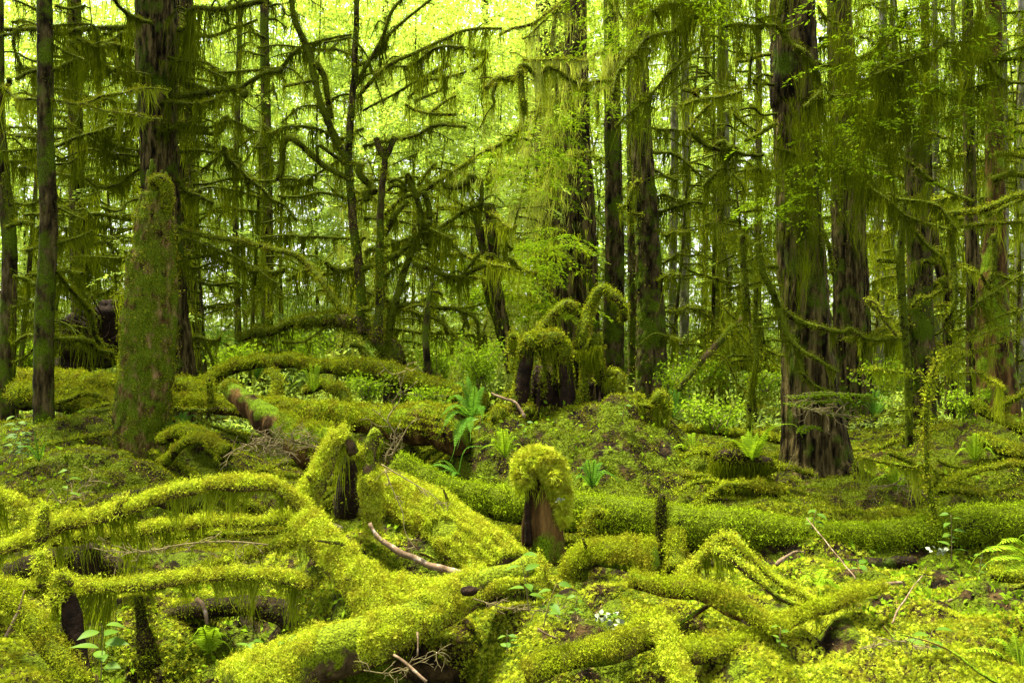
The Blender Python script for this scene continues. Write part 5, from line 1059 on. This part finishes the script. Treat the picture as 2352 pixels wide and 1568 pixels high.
# hemlock sprays on thin twigs near the largest trunk
HS = thing('hemlock_seedling', P(1930, 985, 8.6), 'flat green hemlock spray on bare twigs before the largest trunk', 'plant')
tw = MB(); nm = MB()
for s in ('740,1150 900,1140 1100,1135 1350,1160', '760,1190 950,1180 1180,1170 1380,1175', '860,1130 1000,1120 1150,1130 1300,1140', '1130,1290 1050,1250 900,1230 770,1200', '1190,1300 1180,1220 1150,1160', '960,1360 900,1350 860,1380', '1040,1160 1200,1200 1300,1180'):
    c = spline(path('RC', s, 8.7, 8.5), .03); tube(tw, c, np.linspace(.005, .002, len(c)), 5, .1); spray(nm, c, 520, .13, .028)
tw.build('twigs', 'twig', HS); nm.build('needles', 'needle', HS)
twigs('bare twigs below the hemlock spray', 'RC', '760,1200 900,1240 1050,1260 1190,1290', 8.5, 8.5, 30, 50, 3)

# white lichen flakes and a burnt chip
for x, y, r, lab in ((1380, 1418, .035, 'white curled lichen flake on the near moss'), (1410, 1432, .035, 'smaller white lichen flake lying just right of the large one'), (1284, 1148, .018, 'tiny white lichen scrap on the flank of the moss cap'), (2155, 1262, .04, 'pale withered leaf cluster under the right shoots')):
    Yq = {1380: 4.9, 1410: 4.85, 1284: 6.15, 2155: 6.6}[x]; mb = MB()
    for i in range(14):
        p = P(x, y, Yq) + rng.normal(size=3) * r * np.array([.7, .4, .3]); d = nrm(rng.normal(size=3)); leafblade(mb, p, d, r * U(.6, 1.1), r * .8, nrm(rng.normal(size=3) + [0, -.5, 1]))
    o = mb.build('lichen_flake', 'lichen', loc=P(x, y, Yq)); tag(o, lab, 'lichen')
mb = MB(); v, d = blobmesh(mb, P(1078, 1357, 5.0), (.045, .03, .028), seed=5, amp=.4); o = mb.build('charred_chip', 'black', loc=P(1078, 1357, 5.0)); tag(o, 'black charred chip of wood on the golden moss', 'wood chip')
log('shade_log', 'black log added as shade under the upper near branch at left', 'log', 'F', '-20,1360 80,1310 180,1290 330,1330', 5.9, 6.2, 90, 60, sty='dark', mat='black', fz=.3, seed=201, hang=2, hlen=30, amp=.3)  # added near-black mass that stands in for shade below the branch
log('shade_stub', 'dark stub added as shade in the lower left gap', 'stub', 'F', '345,1530 335,1470 322,1400 318,1370', 5.4, 5.5, 70, 22, sty='dark', mat='black', fz=.7, seed=202, hang=2.4, hlen=50, amp=.3)  # added to paint the darkness of the gap
log('shade_log', 'dark log added as shade low in the lower left gap', 'log', 'F', '380,1420 450,1400 540,1390 640,1400 700,1440', 6.1, 5.7, 46, 60, sty='dark', mat='black', fz=.25, seed=205, hang=1.5, hlen=30, amp=.3)  # another added dark mass that deepens the gap's shade
log('shade_log', 'dark log added as shade below the mound of the near left slope', 'log', 'F', '180,1180 260,1150 360,1140 470,1160', 7.6, 7.4, 40, 50, sty='dark', mat='black', fz=.5, seed=206, hang=1.5, hlen=20, amp=.3)  # added dark mass, shade for the foot of the slope
log('shade_stub', 'black stub added as shade in the gap right of the dark post', 'stub', 'F', '205,1330 200,1290 210,1250', 6.0, 6.0, 60, 40, sty='dark', mat='black', fz=.1, seed=203, amp=.3)  # near-black filler for the shaded gap behind the branches
log('shade_log', 'dark wood added as shade under the right part of the long log', 'log', 'F', '1620,1292 1800,1300 1950,1300 2100,1290', 7.5, 7.3, 30, 34, sty='dark', mat='black', fz=.1, seed=204, amp=.3)  # added dark strip that paints the shadow beneath the log

for i_ in range(46):      # dead branches lying about on the floor
    Yq = 1 / U(1 / 19, 1 / 8.9); x = U(-.54, .54) * Yq; a = U(-.5, .5) + (pi if U(0, 1) < .5 else 0); L0 = U(.5, 1.5); z0 = float(gz(x, Yq))
    px0 = x / Yq * FPX + 1176; e = [x + cos(a) * L0, Yq + sin(a) * L0 * .6]; z1 = float(gz(e[0], e[1])) + U(.03, .28); m_ = [(x + e[0]) / 2, (Yq + e[1]) / 2]; zm = float(gz(m_[0], m_[1])) + U(.05, .2)
    q = [(x, Yq, z0), (m_[0], m_[1], zm), (e[0], e[1], z1)]; pts = ' '.join('%.0f,%.0f' % (p[0] / p[1] * FPX + 1176, 784 - (p[2] - CAMZ) / p[1] * FPX) for p in q)
    log('fallen_branch', 'short dead mossy branch lying on the forest floor', 'branch', 'F', pts, q[0][1], q[2][1], U(14, 26) * 9 / Yq, U(5, 12) * 9 / Yq, sty='mid' if i_ % 3 else 'dark', mat='limb', seed=300 + i_, hang=1.0 * (i_ % 2), hlen=12, seg=9, group='dead branches scattered over the forest floor', fz=.8)
# ------------------------------------------------------------------ young moss-hung trees of the middle distance
def young(proto_seed, h, r0, nb, bl, sty, hl=.5, lean=.06, needles=0):
    global rng
    th = thing('young_hemlock', (0, 0, 0), 'x', 'tree', 'young moss-hung trees in the background')
    s = proto_seed; c = spline([(0, 0, -.3), (lean * h * .3, .0, h * .33), (lean * h * .5, lean * h * .3, h * .66), (lean * h, 0, h)], .25)
    mb = MB(); v, d = tube(mb, c, np.linspace(r0, r0 * .3, len(c)), 8, .2, seed=s); fuzz_on(mb, v, d, 900, .04, 1, zmin=-2, step=.1); mb.build('trunk', ['bark_moss', STY[sty][1]], th)
    mb = MB(); hm = MB(); nm = MB()
    for i in range(nb):
        f = (i + U(0, 1)) / nb; z = .5 + f * (h - .7); b = np.array([np.interp(z, c[:, 2], c[:, k]) for k in (0, 1)] + [z]); a = U(0, 2 * pi); L0 = bl * U(.4, 1.15) * (1 - .5 * f)
        dx, dy = cos(a), sin(a); up = U(-.35, .35)
        q = spline([b, b + np.array([dx, dy, up * .6 + .1]) * L0 * .35, b + np.array([dx * .9 + U(-.2, .2), dy * .9 + U(-.2, .2), up + U(-.25, .15)]) * L0 * .72, b + np.array([dx + U(-.3, .3), dy + U(-.3, .3), up - U(0, .5)]) * L0], .12)
        rr = np.linspace(U(.016, .035), .009, len(q)); v, d = tube(mb, q, rr, 6, .3, seed=i); fuzz_on(mb, v, d, 120 * L0, .04, 1, step=.08); curtain(hm, q, rr, 70, hl * U(.7, 2.2), .015, patch=1.2)
        for _ in range(int(U(1, 5))):
            j = int(U(.2, 1) * (len(q) - 1)); a2 = a + U(-1.2, 1.2); l2 = L0 * U(.15, .45); e = np.array([cos(a2), sin(a2), U(-.5, .4)]) * l2
            q2 = spline([q[j], q[j] + e * .5 + [0, 0, .03], q[j] + e], .12); r2 = np.linspace(.012, .006, len(q2)); v, d = tube(mb, q2, r2, 5, .3); fuzz_on(mb, v, d, 14, .055, 1, step=.08); curtain(hm, q2, r2, 50, hl * U(.3, 1.2), .014, patch=1.2)
        if needles and U(0, 1) < needles: boughs(nm, q[len(q) // 2][None], np.array([a]), L0 * .8, 60, .09, .7)
    mb.build('branches', [STY[sty][0], STY[sty][1]], th); hm.build('hanging_moss', STY[sty][2], th)
    if nm.n: nm.build('needles', 'needle_far_glow', th)
    return th
def copy_tree(o, parent=None):
    c = o.copy(); S.collection.objects.link(c)
    if parent is not None: c.parent = parent
    for ch in o.children: copy_tree(ch, c)
    return c
protos = [young(1, 9, .04, 40, 2.2, 'mid', .5, .06, .3), young(2, 11, .05, 46, 2.6, 'mid', .6, -.04, .5), young(3, 7, .035, 34, 1.8, 'pale', .5, .1, .5), young(4, 12, .05, 44, 2.0, 'dark', .45, .02, 0), young(5, 8, .04, 36, 2.4, 'pale', .6, -.08, .8), young(6, 13, .055, 40, 2.4, 'mid', .5, .03, .2)]
spots = [  # px, depth, proto, label
    (35, 19, 3, 'shaggy dark young tree between the two left-edge trunks'), (290, 26, 1, 'tall young tree filling the gap left of the snag'),
    (480, 21, 0, 'young tree with curtains of moss right of the double trunks'), (570, 24, 3, 'dark-limbed young tree left of the hooked branch'), (715, 32, 4, 'pale young tree in the bright gap by the bowed tree'),
    (760, 23, 2, 'small young tree just left of the bowed tree stems'), (960, 22, 0, 'young tree tangled behind the bowed tree stems'), (1060, 20, 2, 'low mossy young tree left of the twin broken trunks'), 
    (1190, 24, 4, 'pale young tree left of the pale-bough trunk'), (1210, 33, 5, 'tall young tree behind the pale boughs'), (1380, 31, 2, 'young tree in the slot right of the fluted cedar'), (1430, 34, 5, 'slender tree in the slot left of the thick dark trunk'), (1530, 21, 3, 'dark young tree right of the thick dark trunk'),
    (1600, 28, 0, 'mossy young tree above the leaning pole'), (1635, 22, 5, 'slender tree right of the pale mottled trunk'), (1700, 26, 3, 'dark young tree before the white clearing'), (1735, 20, 0, 'mossy young tree touching the largest trunk at its left'), (1770, 32, 5, 'far slender tree behind the largest trunk'),
    (2000, 23, 0, 'young tree right of the reddish trunk'), (2035, 28, 5, 'slender tree past the thin dark leafless stem'), (2075, 31, 2, 'small pale tree behind the thin dark stem'), (2160, 24, 3, 'dark young tree right of the burl-topped snag'), (2195, 30, 1, 'young tree behind the narrow brown trunk'),
    (2265, 26, 5, 'tall slender tree behind the torn old trunk'), (2330, 20, 0, 'mossy young tree at the right edge'), (2350, 29, 1, 'far young tree at the right edge'), (90, 30, 1, 'far tree between the left trunks')]
used = set()
for x, Yq, k, lab in spots:
    o = protos[k] if k not in used else copy_tree(protos[k]); used.add(k)
    q = gpt(x, Yq); o.location = q; o['label'] = lab; o.rotation_euler = (U(-.16, .16), U(-.16, .16), U(0, 2 * pi)); sc = U(.85, 1.2); o.scale = (sc, sc, sc)

# ------------------------------------------------------------------ near and middle hemlock boughs hanging into the view
def bough_tree(th, t, rows, Y, n, leaf, ln, mat='needle', hang=0, hl=40, sty='beard'):
    """boughs on the tree th whose roots lie along paths"""
    nm = MB(); hm = MB(); k = Y / FPX
    for s in rows:
        c = spline(path(t, s, Y), .05); i = rng.integers(0, len(c), n); org = c[i] + rng.normal(size=(n, 3)) * [.15, .35, .12]
        az = U(0, 2 * pi, n); boughs(nm, org, az, ln * U(.5, 1.2, n), 70, leaf, 1.0, K=9)
        if hang:
            q = np.repeat(org + rng.normal(size=(n, 3)) * .25, 3, 0) + rng.normal(size=(n * 3, 3)) * [.2, .2, .1]; hh = hang // 3 + 1; of = rng.normal(size=(len(q) * hh, 3)) * [.055, .055, .02]; sc_ = np.repeat(U(.25, 1.25, len(q)), hh)
            strands(hm, np.repeat(q, hh, 0) + of, sc_ * U(.3, 1, len(of)) * hl * k, max(.005, .9 * k), K=4, sway=.07, tip=-of * .8)
    o = nm.build('needles', mat, th)
    if hm.n: hm.build('hanging_moss', sty, th)
bough_tree(R1, 'RT', ['0,-80 200,-60 420,-80', '-150,40 60,20 250,60', '1200,40 1500,-20 1900,20', '1250,330 1500,300 1800,330', '1150,540 1350,600 1600,560', '1000,760 1200,820 1400,760', '1000,1050 1080,1150', '850,1250 780,1350', '1900,100 2000,350', '1500,700 1700,620 1850,560', '1800,700 1900,900 2000,1000'], 9.6, 17, .045, .6, hang=80, hl=130, sty='beard_shade_tint')
bough_tree(C4, 'MT', ['1900,0 1950,120 1880,250', '1750,650 1700,760 1500,900', '1400,950 1500,1050 1600,1180', '1200,1100 1350,1200 1500,1300', '2000,100 2080,300'], 14, 18, .06, .9, hang=20, hl=60, sty='beard_pale')
bough_tree(C1, 'MC', ['1200,280 1350,300 1500,250', '900,520 1050,450 1250,420', '1300,600 1400,560 1500,500', '1400,150 1550,100', '950,350 1100,400 1300,480'], 17, 20, .07, .9, hang=20, hl=40, sty='beard')
bough_tree(C1, 'MT', ['400,600 600,750 800,850', '800,600 1000,560 1200,620', '850,250 1000,400 1100,420', '650,120 800,60 950,100', '1200,300 1400,200 1600,250', '900,900 1100,850 1300,800', '1250,100 1450,50 1700,150', '450,800 650,1000 800,950', '350,650 500,700 650,850'], 22, 24, .10, 1.6, mat='needle_far_glow', hang=16, hl=36, sty='beard_pale')
# feathery hemlocks of the bright background, green right down to the ground
def hemlock(seed, h, nb, ln):
    th = thing('hemlock_tree', (0, 0, 0), 'x', 'tree', 'feathery hemlocks glowing in the background')
    c = spline([(0, 0, -.4), (.2, .1, h * .5), (0, .1, h)], .5); mb = MB(); tube(mb, c, np.linspace(.08, .02, len(c)), 8, .15, seed=seed); mb.build('trunk', 'bark_moss', th)
    z = U(.5, h - .3, nb); f = z / h; o = np.stack([0 * z, 0 * z, z], 1); a = U(0, 2 * pi, nb); L0 = ln * (1.1 - .75 * f) * U(.5, 1.15, nb)
    mb = MB(); boughs(mb, o + np.stack([np.cos(a), np.sin(a), 0 * a], 1) * .15, a, L0, 110, .13, 1.0, K=12, lw=.15)
    q = o + np.stack([np.cos(a) * L0 * .5, np.sin(a) * L0 * .5, -L0 * .1], 1); q = np.repeat(q, 14, 0) + rng.normal(size=(nb * 14, 3)) * [.3, .3, .08]; strands(mb, q, U(.1, .7, len(q)), .022, 1)
    mb.build('crown', ['needle_far_glow', 'beard_pale'], th); return th
hp = [hemlock(1, 11, 90, 2.6), hemlock(2, 14, 120, 3.0), hemlock(3, 8, 70, 2.2)]
for i_, (x, Yq, k, lab) in enumerate(((470, 31, 0, 'feathery hemlock glowing right of the double brown trunks'), (570, 34, 1, 'tall feathery hemlock behind the arching limb'), (655, 30, 2, 'low feathery hemlock under the hooked branch'), (735, 35, 1, 'feathery hemlock left of the bowed tree stems'),
     (800, 29, 2, 'low pale hemlock right behind the bowed tree'), (880, 33, 0, 'feathery hemlock between the bowed tree stems'), (950, 28, 1, 'tall pale hemlock spreading behind the upper diagonal branch'), (1030, 33, 0, 'pale hemlock left of the twin broken trunks'), (1100, 27, 2, 'low hemlock behind the tall fern'),
     (1160, 31, 1, 'tall hemlock whose boughs brush the dark trunk'), (1215, 29, 0, 'hemlock left of the fluted cedar'), (1385, 33, 2, 'hemlock glowing in the slot by the fluted cedar'), (1545, 33, 0, 'feathery hemlock right of the thick dark trunk'), (1610, 36, 1, 'tall hemlock above the leaning pole'), (1700, 33, 2, 'low hemlock by the white clearing'),
     (240, 33, 0, 'bright hemlock left of the big brown trunk'), (60, 36, 1, 'feathery hemlock at the left edge'), (140, 31, 2, 'low bright hemlock behind the root plate'), (2020, 36, 0, 'hemlock right of the reddish trunk'), (2170, 38, 1, 'tall hemlock by the narrow brown trunk'), (2330, 36, 0, 'hemlock in the upper right corner'))):
    o = hp[k] if hp[k]['label'] == 'x' else copy_tree(hp[k]); o.location = gpt(x, Yq); o['label'] = lab; o.rotation_euler = (0, 0, U(0, 6.28)); sc = U(.85, 1.2); o.scale = (sc,) * 3
# far wood: a mass nobody could count
n = 13500; fy = 31 + 46 * U(0, 1, n) ** 1.2; fx = U(-.72, .72, n) * fy; fz_ = gz(fx, fy) + U(0, 1, n) ** 1.15 * (3 + fy * .46)
k = vnoise(np.stack([fx * .16, fy * .1, fz_ * .22], 1), 5) + U(-.6, .6, n) > -.25
org = np.stack([fx, fy, fz_], 1)[k]; mb = MB(); boughs(mb, org, U(0, 2 * pi, len(org)), U(1.4, 4.2, len(org)), 95, .19, 1.0, K=10, lw=.15)
q_ = org[rng.integers(0, len(org), 36000)] + rng.normal(size=(36000, 3)) * [.8, .8, .3]; strands(mb, q_, U(.2, .9, 36000), .06, 1, K=2)
n2 = 3600; fy = U(84, 125, n2); fx = U(-.74, .74, n2) * fy; o2 = np.stack([fx, fy, gz(fx, fy) + U(0, 1, n2) * (4 + fy * .37)], 1); boughs(mb, o2, U(0, 2 * pi, n2), U(4, 9, n2), 60, .8, 1.0, K=10, lw=.2)
tag(mb.build('far_forest', ['needle_far_glow', 'beard_pale']), 'bright pale green mass of far hemlock foliage behind the trunks', 'far wood', kind='stuff')
# far undergrowth
n = 70000; Yq = U(17, 60, n); x = U(-.68, .68, n) * Yq; cl = np.clip(fbm(np.stack([x, Yq, 0 * x], 1) * .45, 3, 9) * 1.6 + .35, 0, 1.3); hgt = cl * np.clip((Yq - 14) / 9, .2, 3.2)
p = np.stack([x, Yq, gz(x, Yq) + U(0, 1, n) ** .8 * hgt], 1); mb = MB(); fronds(mb, p, np.tile([0, 0, 1.], (n, 1)), .04 + .0048 * Yq, 0, lie=1.1, droop=.3, wid=.36)
tag(mb.build('undergrowth', 'needle_far_glow'), 'low pale green undergrowth between the far trunks', 'undergrowth', kind='stuff')
